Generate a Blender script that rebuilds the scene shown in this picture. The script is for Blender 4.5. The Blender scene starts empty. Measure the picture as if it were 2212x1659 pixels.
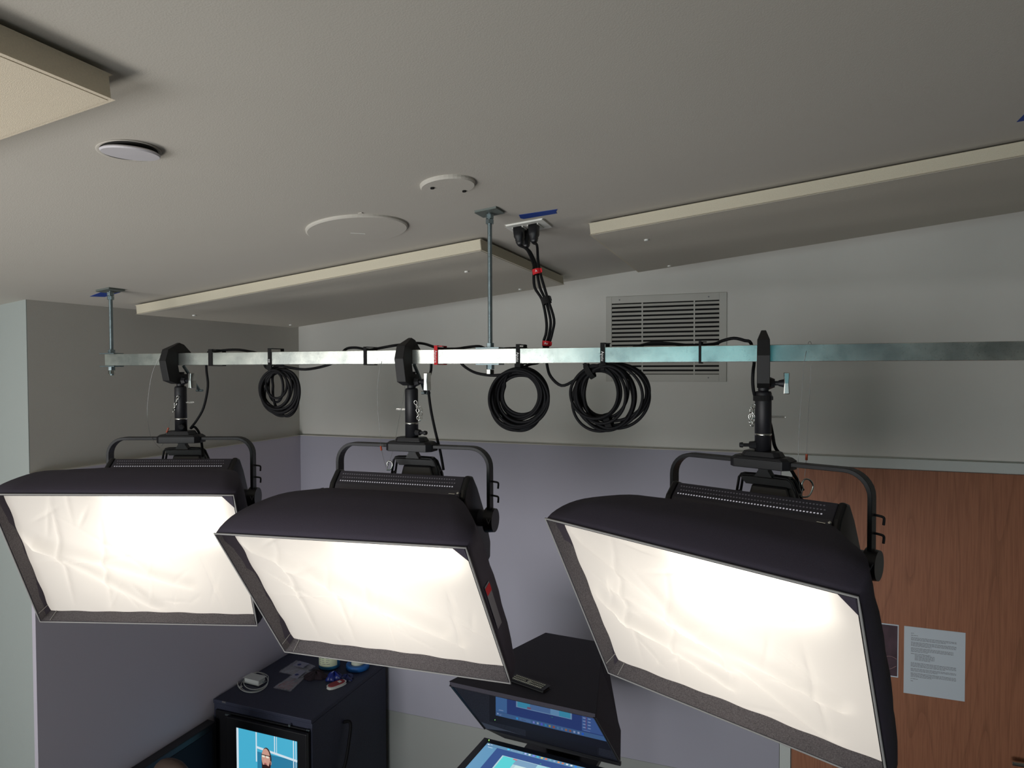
import bpy, math, random
from mathutils import Vector, Matrix
random.seed(7)
C = bpy.context.scene.collection
SC = bpy.context.scene

# ------------------------------------------------------------------ camera
FPX, YAW, PITCH, ROLL = 1447.0, math.radians(-20.52), math.radians(-1.36), math.radians(-0.187)
EYE = Vector((0, 0, 2.55))
fwd = Vector((math.sin(YAW)*math.cos(PITCH), math.cos(YAW)*math.cos(PITCH), math.sin(PITCH)))
r0 = Vector((math.cos(YAW), -math.sin(YAW), 0)); u0 = r0.cross(fwd)
rgt = math.cos(ROLL)*r0 + math.sin(ROLL)*u0
upv = -math.sin(ROLL)*r0 + math.cos(ROLL)*u0
cam_d = bpy.data.cameras.new('camera'); cam = bpy.data.objects.new('camera', cam_d); C.objects.link(cam)
cam_d.sensor_width = 36; cam_d.lens = FPX/2212*36; cam_d.clip_start = 0.02
m = Matrix((rgt, upv, -fwd)).transposed().to_4x4(); m.translation = EYE
cam.matrix_world = m
SC.camera = cam

# ------------------------------------------------------------------ exposure, world, area lights
SC.view_settings.view_transform = 'Standard'
SC.view_settings.look = 'None'
SC.view_settings.exposure = 0.0
SC.view_settings.gamma = 1.0
SC.view_settings.use_curve_mapping = False
SC.cycles.max_bounces = 6; SC.cycles.diffuse_bounces = 4; SC.cycles.transparent_max_bounces = 8
SC.cycles.sample_clamp_indirect = 4.0
SC.cycles.caustics_reflective = True
w = bpy.data.worlds.new('world'); SC.world = w; w.use_nodes = True
w.node_tree.nodes['Background'].inputs[0].default_value = (0.75, 0.85, 0.9, 1)
w.node_tree.nodes['Background'].inputs[1].default_value = 0.0

def area(name, loc, target, sx, sy, power, col, spread=180):
    d = bpy.data.lights.new(name, 'AREA'); d.shape = 'RECTANGLE'; d.size = sx; d.size_y = sy
    d.energy = power; d.color = col; d.spread = math.radians(spread)
    o = bpy.data.objects.new(name, d); C.objects.link(o); o.location = loc
    o.rotation_euler = (Vector(target)-Vector(loc)).to_track_quat('-Z', 'Y').to_euler()
    return o
LIGHTS = [
    # added fill lights: upward bounce, rear and high front
    area('bounce_fill', (-1.9, -0.7, 0.75), (-1.6, 0.15, 3.0), 0.9, 0.7, 10.5, (1.0, 0.95, 0.88), 100),  # stands in for softbox light bouncing up off floor and table
    area('rear_fill', (-1.5, -2.75, 0.95), (-1.1, 2.8, 2.0), 2.4, 1.3, 26, (1.0, 0.985, 0.99), 80),  # added out of view to brighten the back wall from behind the camera
    area('front_fill', (-3.1, -2.1, 2.15), (-1.0, 3.1, 2.3), 2.4, 1.1, 4.6, (1.0, 0.99, 0.97), 60),  # added high fill for the back wall above the rail
    area('set_wall_wash', (-1.1, -2.35, 2.85), (-1.1, -3.08, 2.3), 2.6, 0.25, 16, (0.95, 1.0, 1.0), 180),
]
CLOTH_EMIT, LED_POWER = 0.37, 4.6

# ------------------------------------------------------------------ helpers
def ray(x, y): return fwd + rgt*((x-1106)/FPX) - upv*((y-829.5)/FPX)
def atY(x, y, Y): d = ray(x, y); return EYE + d*(Y/d.y)
def atX(x, y, X): d = ray(x, y); return EYE + d*(X/d.x)
def atZ(x, y, Z): d = ray(x, y); return EYE + d*((Z-EYE.z)/d.z)
SLOPE, C0 = 0.1057, 0.5128+2.55            # the ceiling rises to the right
def ceil_z(x): return C0 + SLOPE*x
def atC(x, y):
    d = ray(x, y); n = Vector((-SLOPE, 0, 1)); return EYE + d*((C0-EYE.dot(n))/d.dot(n))

def lin(c):
    c = c/255.0
    return c/12.92 if c <= 0.04045 else ((c+0.055)/1.055)**2.4
def rgb(r, g, b): return (lin(r), lin(g), lin(b), 1)
MATS = {}
def mat(name, col, rough=0.6, metal=0.0, noise=0.0, scale=40, bump=0.0, bscale=200, spec=0.5, emit=None, estr=0):
    if name in MATS: return MATS[name]
    M = bpy.data.materials.new(name); M.use_nodes = True; nt = M.node_tree; N = nt.nodes; L = nt.links
    b = N['Principled BSDF']; b.inputs['Base Color'].default_value = col
    b.inputs['Roughness'].default_value = rough; b.inputs['Metallic'].default_value = metal
    b.inputs['Specular IOR Level'].default_value = spec
    tc = N.new('ShaderNodeTexCoord')
    if noise:
        n = N.new('ShaderNodeTexNoise'); n.inputs['Scale'].default_value = scale; n.inputs['Detail'].default_value = 5
        L.new(tc.outputs['Object'], n.inputs['Vector'])
        r = N.new('ShaderNodeValToRGB')
        r.color_ramp.elements[0].position = 0.3; r.color_ramp.elements[1].position = 0.7
        r.color_ramp.elements[0].color = tuple(c*(1-noise) for c in col[:3])+(1,)
        r.color_ramp.elements[1].color = tuple(min(1, c*(1+noise)) for c in col[:3])+(1,)
        L.new(n.outputs['Fac'], r.inputs['Fac']); L.new(r.outputs['Color'], b.inputs['Base Color'])
    if bump:
        n2 = N.new('ShaderNodeTexNoise'); n2.inputs['Scale'].default_value = bscale; n2.inputs['Detail'].default_value = 4
        L.new(tc.outputs['Object'], n2.inputs['Vector'])
        bp = N.new('ShaderNodeBump'); bp.inputs['Strength'].default_value = bump; bp.inputs['Distance'].default_value = 0.002
        L.new(n2.outputs['Fac'], bp.inputs['Height']); L.new(bp.outputs['Normal'], b.inputs['Normal'])
    if emit:
        b.inputs['Emission Color'].default_value = emit; b.inputs['Emission Strength'].default_value = estr
    MATS[name] = M
    return M
def glow(name, col, s=1.0):
    if name in MATS: return MATS[name]
    M = bpy.data.materials.new(name); M.use_nodes = True; nt = M.node_tree
    b = nt.nodes['Principled BSDF']; b.inputs['Base Color'].default_value = (0.01, 0.01, 0.01, 1)
    b.inputs['Roughness'].default_value = 0.4
    b.inputs['Emission Color'].default_value = col; b.inputs['Emission Strength'].default_value = s
    MATS[name] = M; return M

class MB:
    """collects vertices and faces, builds ONE mesh object"""
    def __init__(s): s.v = []; s.f = []; s.mi = []; s.sm = []
    def add(s, vs, fs, mi=0, smooth=False):
        o = len(s.v); s.v += [Vector(v) for v in vs]
        for f in fs: s.f.append([i+o for i in f]); s.mi.append(mi); s.sm.append(smooth)
        return s
    def box(s, a, b, mi=0, T=None):
        x0, y0, z0 = a; x1, y1, z1 = b
        vs = [Vector(p) for p in ((x0,y0,z0),(x1,y0,z0),(x1,y1,z0),(x0,y1,z0),(x0,y0,z1),(x1,y0,z1),(x1,y1,z1),(x0,y1,z1))]
        if T: vs = [T(v) for v in vs]
        return s.add(vs, [(0,3,2,1),(4,5,6,7),(0,1,5,4),(1,2,6,5),(2,3,7,6),(3,0,4,7)], mi)
    def quad(s, a, b, c, d, mi=0): return s.add([a, b, c, d], [(0,1,2,3)], mi)
    def slab(s, pts, dv, mi=0):
        n = len(pts); pts = [Vector(p) for p in pts]; dv = Vector(dv)
        vs = pts+[p+dv for p in pts]
        return s.add(vs, [tuple(range(n)), tuple(range(2*n-1, n-1, -1))]+[(i, (i+1) % n+0, (i+1) % n+n, i+n) for i in range(n)], mi)
    def cyl(s, a, b, ra, rb=None, n=20, mi=0, cap=True, smooth=True, phase=0):
        a = Vector(a); b = Vector(b); rb = ra if rb is None else rb
        d = (b-a).normalized(); p = d.orthogonal().normalized(); q = d.cross(p)
        vs = []
        for c, r in ((a, ra), (b, rb)):
            for i in range(n):
                t = 2*math.pi*i/n+phase; vs.append(c+(p*math.cos(t)+q*math.sin(t))*r)
        s.add(vs, [(i, (i+1) % n, (i+1) % n+n, i+n) for i in range(n)], mi, smooth)
        if cap: s.add(vs, [tuple(range(n-1, -1, -1)), tuple(range(n, 2*n))], mi)
        return s
    def tube(s, pts, r, n=8, closed=False, mi=0, smooth=True):
        pts = [Vector(p) for p in pts]; k = len(pts); vs = []; up = None
        for i in range(k):
            a = pts[(i-1) % k] if (closed or i) else pts[i]; b = pts[(i+1) % k] if (closed or i < k-1) else pts[i]
            t = (b-a)
            if t.length < 1e-9: t = Vector((0, 0, 1))
            t.normalize()
            if up is None: up = t.orthogonal().normalized()
            up = (up-t*up.dot(t))
            if up.length < 1e-6: up = t.orthogonal()
            up.normalize(); q = t.cross(up); rr = r[i] if isinstance(r, (list, tuple)) else r
            for j in range(n):
                an = 2*math.pi*j/n; vs.append(pts[i]+(up*math.cos(an)+q*math.sin(an))*rr)
        fs = []
        for i in range(k if closed else k-1):
            for j in range(n):
                a = i*n+j; b = i*n+(j+1) % n; c = ((i+1) % k)*n+(j+1) % n; d = ((i+1) % k)*n+j
                fs.append((a, b, c, d))
        s.add(vs, fs, mi, smooth)
        if not closed: s.add(vs, [tuple(range(n-1, -1, -1)), tuple(range((k-1)*n, k*n))], mi)
        return s
    def lathe(s, c, prof, n=32, mi=0, ax=None, sm=True):
        """prof: (radius, height) along +Z (or axis ax)"""
        c = Vector(c); ax = Vector(ax or (0, 0, 1)).normalized(); p = ax.orthogonal().normalized(); q = ax.cross(p)
        vs = [c+(p*math.cos(2*math.pi*j/n)+q*math.sin(2*math.pi*j/n))*r+ax*h for r, h in prof for j in range(n)]
        fs = [(i*n+j, i*n+(j+1) % n, (i+1)*n+(j+1) % n, (i+1)*n+j) for i in range(len(prof)-1) for j in range(n)]
        return s.add(vs, fs, mi, sm)
    def grid(s, fn, nu, nv, mi=0, smooth=True):
        vs = [fn(i/nu, j/nv) for j in range(nv+1) for i in range(nu+1)]
        fs = [(j*(nu+1)+i, j*(nu+1)+i+1, (j+1)*(nu+1)+i+1, (j+1)*(nu+1)+i) for j in range(nv) for i in range(nu)]
        return s.add(vs, fs, mi, smooth)
    def build(s, name, mats, parent=None, bevel=0, seg=2, loc=None):
        me = bpy.data.meshes.new(name); o = bpy.data.objects.new(name, me); C.objects.link(o)
        off = Vector(loc) if loc is not None else Vector((0, 0, 0))
        if parent is None and loc is None and s.v:
            lo = Vector([min(v[i] for v in s.v) for i in range(3)]); hi = Vector([max(v[i] for v in s.v) for i in range(3)])
            off = Vector(((lo.x+hi.x)/2, (lo.y+hi.y)/2, lo.z))
        me.from_pydata([v-off for v in s.v], [], s.f); me.update()
        for M in (mats if isinstance(mats, (list, tuple)) else [mats]): me.materials.append(M)
        for i, p in enumerate(me.polygons): p.material_index = s.mi[i]; p.use_smooth = s.sm[i]
        if parent is not None:
            o.parent = parent
        o.location = off
        if bevel:
            b = o.modifiers.new('bevel', 'BEVEL'); b.width = bevel; b.segments = seg; b.limit_method = 'ANGLE'; b.angle_limit = math.radians(35)
        return o
def tag(o, label=None, cat=None, group=None, kind=None):
    if label: o['label'] = label
    if cat: o['category'] = cat
    if group: o['group'] = group
    if kind: o['kind'] = kind
    return o
def struct(name, mb, M, label=None, cat=None, **k):
    return tag(mb.build(name, M, **k), label, cat, kind='structure')
def empty(name, loc, label, cat, group=None):
    o = bpy.data.objects.new(name, None); C.objects.link(o); o.location = loc; o.empty_display_size = 0.05
    return tag(o, label, cat, group)
def child(mb, name, M, root, bevel=0, **k):
    """mesh given in world coordinates, parented under a root (Empty or object placed without rotation)"""
    base = Vector(root.location); p = root.parent
    while p: base += Vector(p.location); p = p.parent
    mb.v = [v-base for v in mb.v]
    return mb.build(name, M, root, bevel, **k)
def spline(pts, n=8, closed=False):
    pts = [Vector(p) for p in pts]; k = len(pts); out = []
    for i in range(k if closed else k-1):
        if closed: a, b, c, d = pts[(i-1) % k], pts[i], pts[(i+1) % k], pts[(i+2) % k]
        else: a, b, c, d = pts[max(i-1, 0)], pts[i], pts[i+1], pts[min(i+2, k-1)]
        for j in range(n):
            t = j/n
            out.append(0.5*((2*b)+(c-a)*t+(2*a-5*b+4*c-d)*t*t+(3*b-a-3*c+d)*t**3))
    if not closed: out.append(pts[-1])
    return out
def text(name, s, size, M, parent, O, X, Yv, extrude=0.0003, align='CENTER'):
    """lettering: O world origin, X reading direction, Yv glyph up"""
    cu = bpy.data.curves.new(name, 'FONT'); cu.body = s; cu.size = size; cu.align_x = align; cu.align_y = 'CENTER'; cu.extrude = extrude
    tmp = bpy.data.objects.new(name, cu); C.objects.link(tmp); cu.materials.append(M)
    bpy.context.view_layer.update()
    me = bpy.data.meshes.new_from_object(tmp.evaluated_get(bpy.context.evaluated_depsgraph_get())); me.name = name
    bpy.data.objects.remove(tmp); o = bpy.data.objects.new(name, me); C.objects.link(o)
    if not me.materials: me.materials.append(M)
    X = Vector(X).normalized(); Yv = Vector(Yv).normalized(); Zv = X.cross(Yv)
    mm = Matrix((X, Yv, Zv)).transposed().to_4x4()
    base = Vector(parent.location); p = parent.parent
    while p: base += Vector(p.location); p = p.parent
    mm.translation = Vector(O)-base
    o.parent = parent; o.matrix_local = mm
    return o

# ------------------------------------------------------------------ materials
WALL = mat('wall_paint', rgb(214, 213, 207), 0.85, noise=0.03, scale=3, bump=0.25, bscale=500)
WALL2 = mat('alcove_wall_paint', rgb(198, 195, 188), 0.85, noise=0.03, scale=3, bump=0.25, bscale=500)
CEIL = mat('ceiling_paint', rgb(196, 192, 183), 0.9, noise=0.02, scale=2, bump=0.2, bscale=400)
WAINS = mat('lower_panel_paint', rgb(168, 167, 180), 0.7, noise=0.02, scale=3)
WAINSL = mat('bottom_panel_tone', rgb(160, 163, 160), 0.7, noise=0.02, scale=3)  # slightly greener tone below the panel joint
TRIM = mat('white_trim', rgb(205, 210, 206), 0.5)
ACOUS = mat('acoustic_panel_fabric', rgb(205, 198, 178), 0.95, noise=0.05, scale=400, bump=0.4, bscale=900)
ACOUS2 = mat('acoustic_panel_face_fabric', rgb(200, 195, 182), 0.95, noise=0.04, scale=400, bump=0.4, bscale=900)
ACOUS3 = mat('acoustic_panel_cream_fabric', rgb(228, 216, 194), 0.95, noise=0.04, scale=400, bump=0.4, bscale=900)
FLOOR = mat('carpet', rgb(112, 112, 116), 0.95, noise=0.2, scale=120, bump=0.4)
CYAN = mat('cyan_set_panel', rgb(36, 196, 214), 0.6)
BLACKM = mat('black_metal', rgb(22, 22, 27), 0.5, noise=0.1, scale=200, bump=0.15, bscale=900)
BLACKP = mat('black_plastic', rgb(22, 22, 26), 0.4)
HOUSE = mat('housing_black', rgb(58, 55, 66), 0.5, noise=0.08, scale=300)
FABRIC = mat('black_softbox_fabric', rgb(56, 50, 64), 0.8, noise=0.1, scale=600, bump=0.5, bscale=1200)
LIPM = mat('grey_loop_fabric', rgb(92, 88, 92), 0.95, noise=0.4, scale=350, bump=0.8, bscale=900)
PIPING = mat('grey_piping', rgb(150, 149, 148), 0.7)
RUBBER = mat('cable_rubber', rgb(9, 9, 13), 0.7, spec=.25)
VELCRO = mat('black_hook_tape', rgb(9, 9, 11), 0.9, bump=0.4, bscale=1500)
REDV = mat('red_hook_tape', rgb(190, 18, 30), 0.75, bump=0.3, bscale=1500)
WHITEINK = mat('white_ink', rgb(225, 225, 225), 0.6)
GREYINK = mat('grey_ink', rgb(120, 120, 124), 0.6)
STEEL = mat('zinc_steel', rgb(132, 146, 150), 0.35, 0.85, noise=0.15, scale=60, bump=0.2, bscale=500)
CHROME = mat('bright_metal', rgb(215, 215, 210), 0.22, 1.0)
WIRE = mat('steel_wire', rgb(150, 150, 150), 0.4, 0.9)
BLUETAPE = mat('blue_painter_tape', rgb(22, 62, 150), 0.7, noise=0.1, scale=90)
WHITEP = mat('white_plastic', rgb(225, 226, 220), 0.4)
VENTM = mat('vent_enamel', rgb(188, 187, 180), 0.55)
DARK = mat('duct_dark', rgb(3, 3, 3), 0.9)
ORANGE = mat('orange_sleeve', rgb(176, 74, 44), 0.6)
PAPER = mat('paper', rgb(205, 214, 222), 0.8)
RACKM = mat('rack_black', rgb(42, 46, 66), 0.6, noise=0.15, scale=150, bump=0.2)
DESKM = mat('desk_black', rgb(30, 38, 52), 0.55, noise=0.2, scale=80)

def galvanized():
    M = bpy.data.materials.new('galvanized_steel'); M.use_nodes = True; nt = M.node_tree; N = nt.nodes; L = nt.links
    b = N['Principled BSDF']; b.inputs['Metallic'].default_value = 0.9; b.inputs['Roughness'].default_value = 0.24
    tc = N.new('ShaderNodeTexCoord')
    n = N.new('ShaderNodeTexNoise'); n.inputs['Scale'].default_value = 14; n.inputs['Detail'].default_value = 8
    L.new(tc.outputs['Object'], n.inputs['Vector'])
    r = N.new('ShaderNodeValToRGB'); r.color_ramp.elements[0].position = .35; r.color_ramp.elements[1].position = .65
    r.color_ramp.elements[0].color = rgb(176, 182, 178); r.color_ramp.elements[1].color = rgb(226, 230, 222)
    L.new(n.outputs['Fac'], r.inputs['Fac'])
    v = N.new('ShaderNodeTexNoise'); v.inputs['Scale'].default_value = 420; v.inputs['Detail'].default_value = 2
    L.new(tc.outputs['Object'], v.inputs['Vector'])
    r2 = N.new('ShaderNodeValToRGB'); r2.color_ramp.elements[0].position = .30; r2.color_ramp.elements[1].position = .36
    r2.color_ramp.elements[0].color = (.35, .36, .36, 1); r2.color_ramp.elements[1].color = (1, 1, 1, 1)
    L.new(v.outputs['Fac'], r2.inputs['Fac'])
    mx = N.new('ShaderNodeMixRGB'); mx.blend_type = 'MULTIPLY'; mx.inputs[0].default_value = .6
    L.new(r.outputs['Color'], mx.inputs[1]); L.new(r2.outputs['Color'], mx.inputs[2]); L.new(mx.outputs['Color'], b.inputs['Base Color'])
    bp = N.new('ShaderNodeBump'); bp.inputs['Strength'].default_value = .25; bp.inputs['Distance'].default_value = .001
    L.new(n.outputs['Fac'], bp.inputs['Height']); L.new(bp.outputs['Normal'], b.inputs['Normal'])
    return M
GALV = galvanized()
def wood():
    M = bpy.data.materials.new('door_veneer'); M.use_nodes = True; nt = M.node_tree; N = nt.nodes; L = nt.links
    b = N['Principled BSDF']; b.inputs['Roughness'].default_value = .5
    tc = N.new('ShaderNodeTexCoord'); mp = N.new('ShaderNodeMapping'); mp.inputs['Scale'].default_value = (1.0, 1.0, 0.15)
    L.new(tc.outputs['Object'], mp.inputs['Vector'])
    n = N.new('ShaderNodeTexNoise'); n.inputs['Scale'].default_value = 2.6; n.inputs['Detail'].default_value = 2; n.inputs['Distortion'].default_value = .25
    L.new(mp.outputs['Vector'], n.inputs['Vector'])
    mm = N.new('ShaderNodeMath'); mm.operation = 'MULTIPLY'; mm.inputs[1].default_value = 18; L.new(n.outputs['Fac'], mm.inputs[0])
    fr = N.new('ShaderNodeMath'); fr.operation = 'FRACT'; L.new(mm.outputs[0], fr.inputs[0])
    mp2 = N.new('ShaderNodeMapping'); mp2.inputs['Scale'].default_value = (1, 1, .03); L.new(tc.outputs['Object'], mp2.inputs['Vector'])
    n2 = N.new('ShaderNodeTexNoise'); n2.inputs['Scale'].default_value = 230; n2.inputs['Detail'].default_value = 2; L.new(mp2.outputs['Vector'], n2.inputs['Vector'])
    r = N.new('ShaderNodeValToRGB'); e = r.color_ramp.elements
    e[0].position = 0; e[0].color = rgb(150, 98, 70); e[1].position = 1; e[1].color = rgb(163, 107, 78)
    x = e.new(.14); x.color = rgb(166, 110, 80)
    L.new(fr.outputs[0], r.inputs['Fac'])
    r2 = N.new('ShaderNodeValToRGB'); r2.color_ramp.elements[0].position = .35; r2.color_ramp.elements[1].position = .6
    r2.color_ramp.elements[0].color = (.68, .64, .62, 1); r2.color_ramp.elements[1].color = (1, 1, 1, 1); L.new(n2.outputs['Fac'], r2.inputs['Fac'])
    mx = N.new('ShaderNodeMixRGB'); mx.blend_type = 'MULTIPLY'; mx.inputs[0].default_value = .6
    L.new(r.outputs['Color'], mx.inputs[1]); L.new(r2.outputs['Color'], mx.inputs[2]); L.new(mx.outputs['Color'], b.inputs['Base Color'])
    return M
WOOD = wood()

# ------------------------------------------------------------------ room shell
YB, XL, YP, XR, YN, XF = 3.147, -2.472, 1.642, 3.0, -3.2, -4.4
LEDGE = 2.55-0.378            # top of the lower wall panels
JOINT = 2.55-1.853            # joint between middle and bottom panels
struct('floor', MB().box((XF-.1, YN-.1, -.1), (XR+.1, YB+.1, 0)), FLOOR)
cb = MB().slab([(XF-.1, YN-.1, ceil_z(XF-.1)), (XR+.1, YN-.1, ceil_z(XR+.1)), (XR+.1, YB+.1, ceil_z(XR+.1)), (XF-.1, YB+.1, ceil_z(XF-.1))], (0, 0, .1))
struct('ceiling', cb, CEIL)
struct('wall_back', MB().box((XL-.1, YB, 0), (XR+.1, YB+.1, 3.7)), WALL)
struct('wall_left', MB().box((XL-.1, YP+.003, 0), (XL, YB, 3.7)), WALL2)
struct('wall_front_left', MB().box((XF-.1, YP, 0), (XL, YP+.003, 3.7)), mat('side_wall_darkened', rgb(160, 167, 164), .85, bump=.25, bscale=500))  # shade put into the colour: darkened against the added lights
struct('wall_far_left', MB().box((XF-.1, YN, 0), (XF, YP, 3.7)), WALL)
struct('wall_right', MB().box((XR, YN, 0), (XR+.1, YB, 3.7)), WALL)
struct('wall_near', MB().box((XF-.1, YN-.1, 0), (XR+.1, YN, 3.7)), WALL)
DX0, DX1 = 0.122, 1.12        # door opening
HEAD = 2.55-0.4185            # underside of the door header
T = .018
struct('trim_1', MB().box((XL+T, YB-T, JOINT), (DX0-.046, YB, LEDGE)), WAINS)
struct('trim_2', MB().box((XL, YP-.001, JOINT), (XL+T, YB, LEDGE)), mat('side_panel_brightened', rgb(196, 190, 202), .7))  # light put into the colour: lower panel tone brightened on this side
struct('trim_3', MB().box((XL+T, YB-T+.002, .0), (DX0-.046, YB, JOINT-.002)), WAINSL)
struct('trim_4', MB().box((XL, YP-.001, .0), (XL+T-.002, YB, JOINT-.002)), WAINSL)
struct('trim_5', MB().box((DX0-.044, YB-.022, 0), (DX0, YB, HEAD)).box((DX0-.044, YB-.022, HEAD), (DX1+.08, YB, LEDGE)).box((DX1, YB-.022, 0), (DX1+.08, YB, HEAD)), TRIM, bevel=.001)
struct('trim_6', MB().box((XL, YB-.024, LEDGE), (DX0-.046, YB, LEDGE+.004)).box((XL, YP, LEDGE), (XL+.024, YB, LEDGE+.004)), WALL2)
# the wooden door, set back behind its dark stop
dr = tag(MB().box((DX0+.004, YB-.008, .01), (DX1-.004, YB-.001, HEAD-.006)).build('door_1', WOOD), 'brown wood-veneer door under white header trim', 'door', kind='structure')
hb = MB(); hb.cyl((DX1-.09, YB-.03, 1.0), (DX1-.09, YB-.008, 1.0), .012); hb.cyl((DX1-.09, YB-.045, 1.0), (DX1-.20, YB-.045, 1.0), .009); hb.cyl((DX1-.09, YB-.05, 1.0), (DX1-.09, YB-.03, 1.0), .011)
child(hb, 'door_handle', CHROME, dr)
wn = tag(MB().box((XF, -2.5, 1.25), (XF+.03, -2.44, 2.85)).box((XF, .24, 1.25), (XF+.03, .30, 2.85)).box((XF, -2.44, 1.25), (XF+.03, .24, 1.31)).box((XF, -2.44, 2.55), (XF+.03, .24, 2.6)).box((XF, -1.13, 1.31), (XF+.03, -1.07, 2.55)).build('fill_window_1', TRIM), kind='structure')  # added glowing window, out of view, brightens the left part of the rail
child(MB().box((XF+.002, -2.44, 1.31), (XF+.010, .24, 2.55)), 'pane', glow('fill_glow_pane', (.86, .95, .92, 1), .42), wn)
# cyan set wall facing the lights, behind the photographer
cs = empty('set_backdrop', (0.5, YN+.12, 0), 'cyan set backdrop panels with white shelves facing the lights', 'backdrop')
child(MB().box((-2.4, YN+.10, 0), (.1, YN+.14, 3.1)), 'panel', CYAN, cs)
child(MB().box((.1, YN+.10, 0), (1.4, YN+.14, 3.1)), 'panel', mat('deep_cyan_panel', rgb(24, 104, 122), .5), cs)
sb = MB()
for x in (-2.4, -1.2, .1, 1.37): sb.box((x, YN+.14, 0), (x+.03, YN+.3, 3.1))
for z in (.6, 1.3, 2.0): sb.box((-2.4, YN+.14, z), (1.4, YN+.3, z+.03))
child(sb, 'shelf', WHITEP, cs)

# ------------------------------------------------------------------ ceiling panels
nC = Vector((-SLOPE, 0, 1)).normalized()
def Cp(x, y, d=0.0): return Vector((x, y, ceil_z(x)))-nC*d
def panel(name, x0, x1, y0, y1, label, studs, face):
    e = empty(name, Cp((x0+x1)/2, (y0+y1)/2, .05), label, 'acoustic panel', 'acoustic panels fixed to the ceiling')
    g, t = .008, .044
    p = MB(); a = [Cp(x0, y0, g), Cp(x1, y0, g), Cp(x1, y1, g), Cp(x0, y1, g)]
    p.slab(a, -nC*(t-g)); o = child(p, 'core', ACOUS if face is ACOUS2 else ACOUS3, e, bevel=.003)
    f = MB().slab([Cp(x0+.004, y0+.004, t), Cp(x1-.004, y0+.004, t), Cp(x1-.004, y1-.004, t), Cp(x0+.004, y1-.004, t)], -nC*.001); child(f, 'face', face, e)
    for (sx, sy) in ((x0+.1, y0+.1), (x1-.1, y0+.1), (x1-.1, y1-.1), (x0+.1, y1-.1)): child(MB().cyl(Cp(sx, sy), Cp(sx, sy, g), .02), 'spacer', DARK, e)
    for (sx, sy) in studs:
        s = MB().cyl(Cp(sx, sy, t+.001), Cp(sx, sy, t+.006), .008, .007, n=14)
        child(s, 'fixing_cap', WHITEP, e)
    return e
panel('acoustic_panel', -2.353, -0.853, 1.99, 2.945, 'cream ceiling panel nearest the corner, right of its end a steel rod', [(-2.26, 2.19), (-2.278, 2.83), (-1.033, 2.27), (-1.037, 2.865)], ACOUS2)
panel('acoustic_panel', -.511, 1.3, 2.055, 2.93, 'long cream ceiling panel above the wall vent and door', [(-.372, 2.266), (-.375, 2.876), (.9, 2.27)], ACOUS2)
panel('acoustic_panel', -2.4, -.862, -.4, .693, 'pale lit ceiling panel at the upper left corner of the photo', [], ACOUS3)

# ------------------------------------------------------------------ round ceiling fittings
def spot_on_ceiling(px, py): return atC(px, py)
c = spot_on_ceiling(279, 325)
e = empty('ceiling_speaker', c, 'small round white ceiling cap hanging crooked from its dark hole', 'ceiling fitting')
mb = MB().cyl(c-nC*.0006, c-nC*.001, .0475, n=40); child(mb, 'hole', mat('hole_shade_grey', rgb(70, 69, 66), .9), e)  # flat disc, the shade inside the hole is put into its colour
mb = MB(); pr_ = [(.047, 0), (.052, -.001), (.053, 0), (.047, .001)]
mb.lathe(c-nC*.001, pr_, 40, ax=nC); child(mb, 'rim', CEIL, e)
tn = Matrix.Rotation(math.radians(9), 3, Vector((.3, 1, 0))) @ nC; c2 = c-nC*.006+Vector((.006, -.003, 0))
mb = MB().lathe(c2, [(.0001, .003), (.045, .003), (.049, 0), (.047, -.003), (.0001, -.004)], 48, ax=tn, sm=False); child(mb, 'cover', mat('cap_white', rgb(205, 203, 208), .5), e)
c = spot_on_ceiling(967, 397)
e = empty('blank_cover_plate', c, 'small round white cover plate with two dark screws on ceiling', 'ceiling fitting')
child(MB().lathe(c, [(.066, 0), (.066, -.005), (.063, -.009), (.0001, -.009)], 40, ax=nC, sm=False), 'plate', CEIL, e)
for (sx, sy) in ((933, 397), (1002, 404)):
    q = atC(sx, sy)-nC*.009; child(MB().cyl(q, q-nC*.003, .005, n=12), 'screw', DARK, e)
c = spot_on_ceiling(772, 493)
e = empty('ceiling_disc', c, 'large flat round painted disc on the ceiling with a small slot mark', 'ceiling fitting')
child(MB().lathe(c, [(.142, 0), (.142, -.005), (.138, -.008), (.0001, -.008)], 64, ax=nC, sm=False), 'plate', CEIL, e)
a, b = atC(757, 497)-nC*.0085, atC(788, 498.5)-nC*.0085
child(MB().tube([a, b], .0012, 6), 'slot', WHITEP, e)
q = atC(779, 460)
tag(MB().box(q-Vector((.006, .004, .0016)), q+Vector((.006, .004, .0)), 0).build('touch_up_patch', CEIL), 'tiny raised paint patch behind the large ceiling disc', 'patch')

# blue tape
def tape_quad(pts, label, d=.001):
    P = [atC(*p)-nC*d for p in pts]
    return tag(MB().slab(P, nC*.0008).build('painter_tape', BLUETAPE), label, 'tape', 'blue painter tape marks on the ceiling')
tape_quad([(1121, 464), (1204, 451.5), (1201, 457), (1203, 460.5), (1131, 472.5), (1124, 471)], 'blue painter tape strip next to the white ceiling outlet')
tape_quad([(194, 640), (231, 626), (260, 631), (226, 641)], 'torn blue tape under the ceiling plate of the left rod')
tape_quad([(2196, 263), (2216, 243), (2230, 250), (2218, 259)], 'blue tape corner at the right edge of the photo, on the ceiling')

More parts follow.
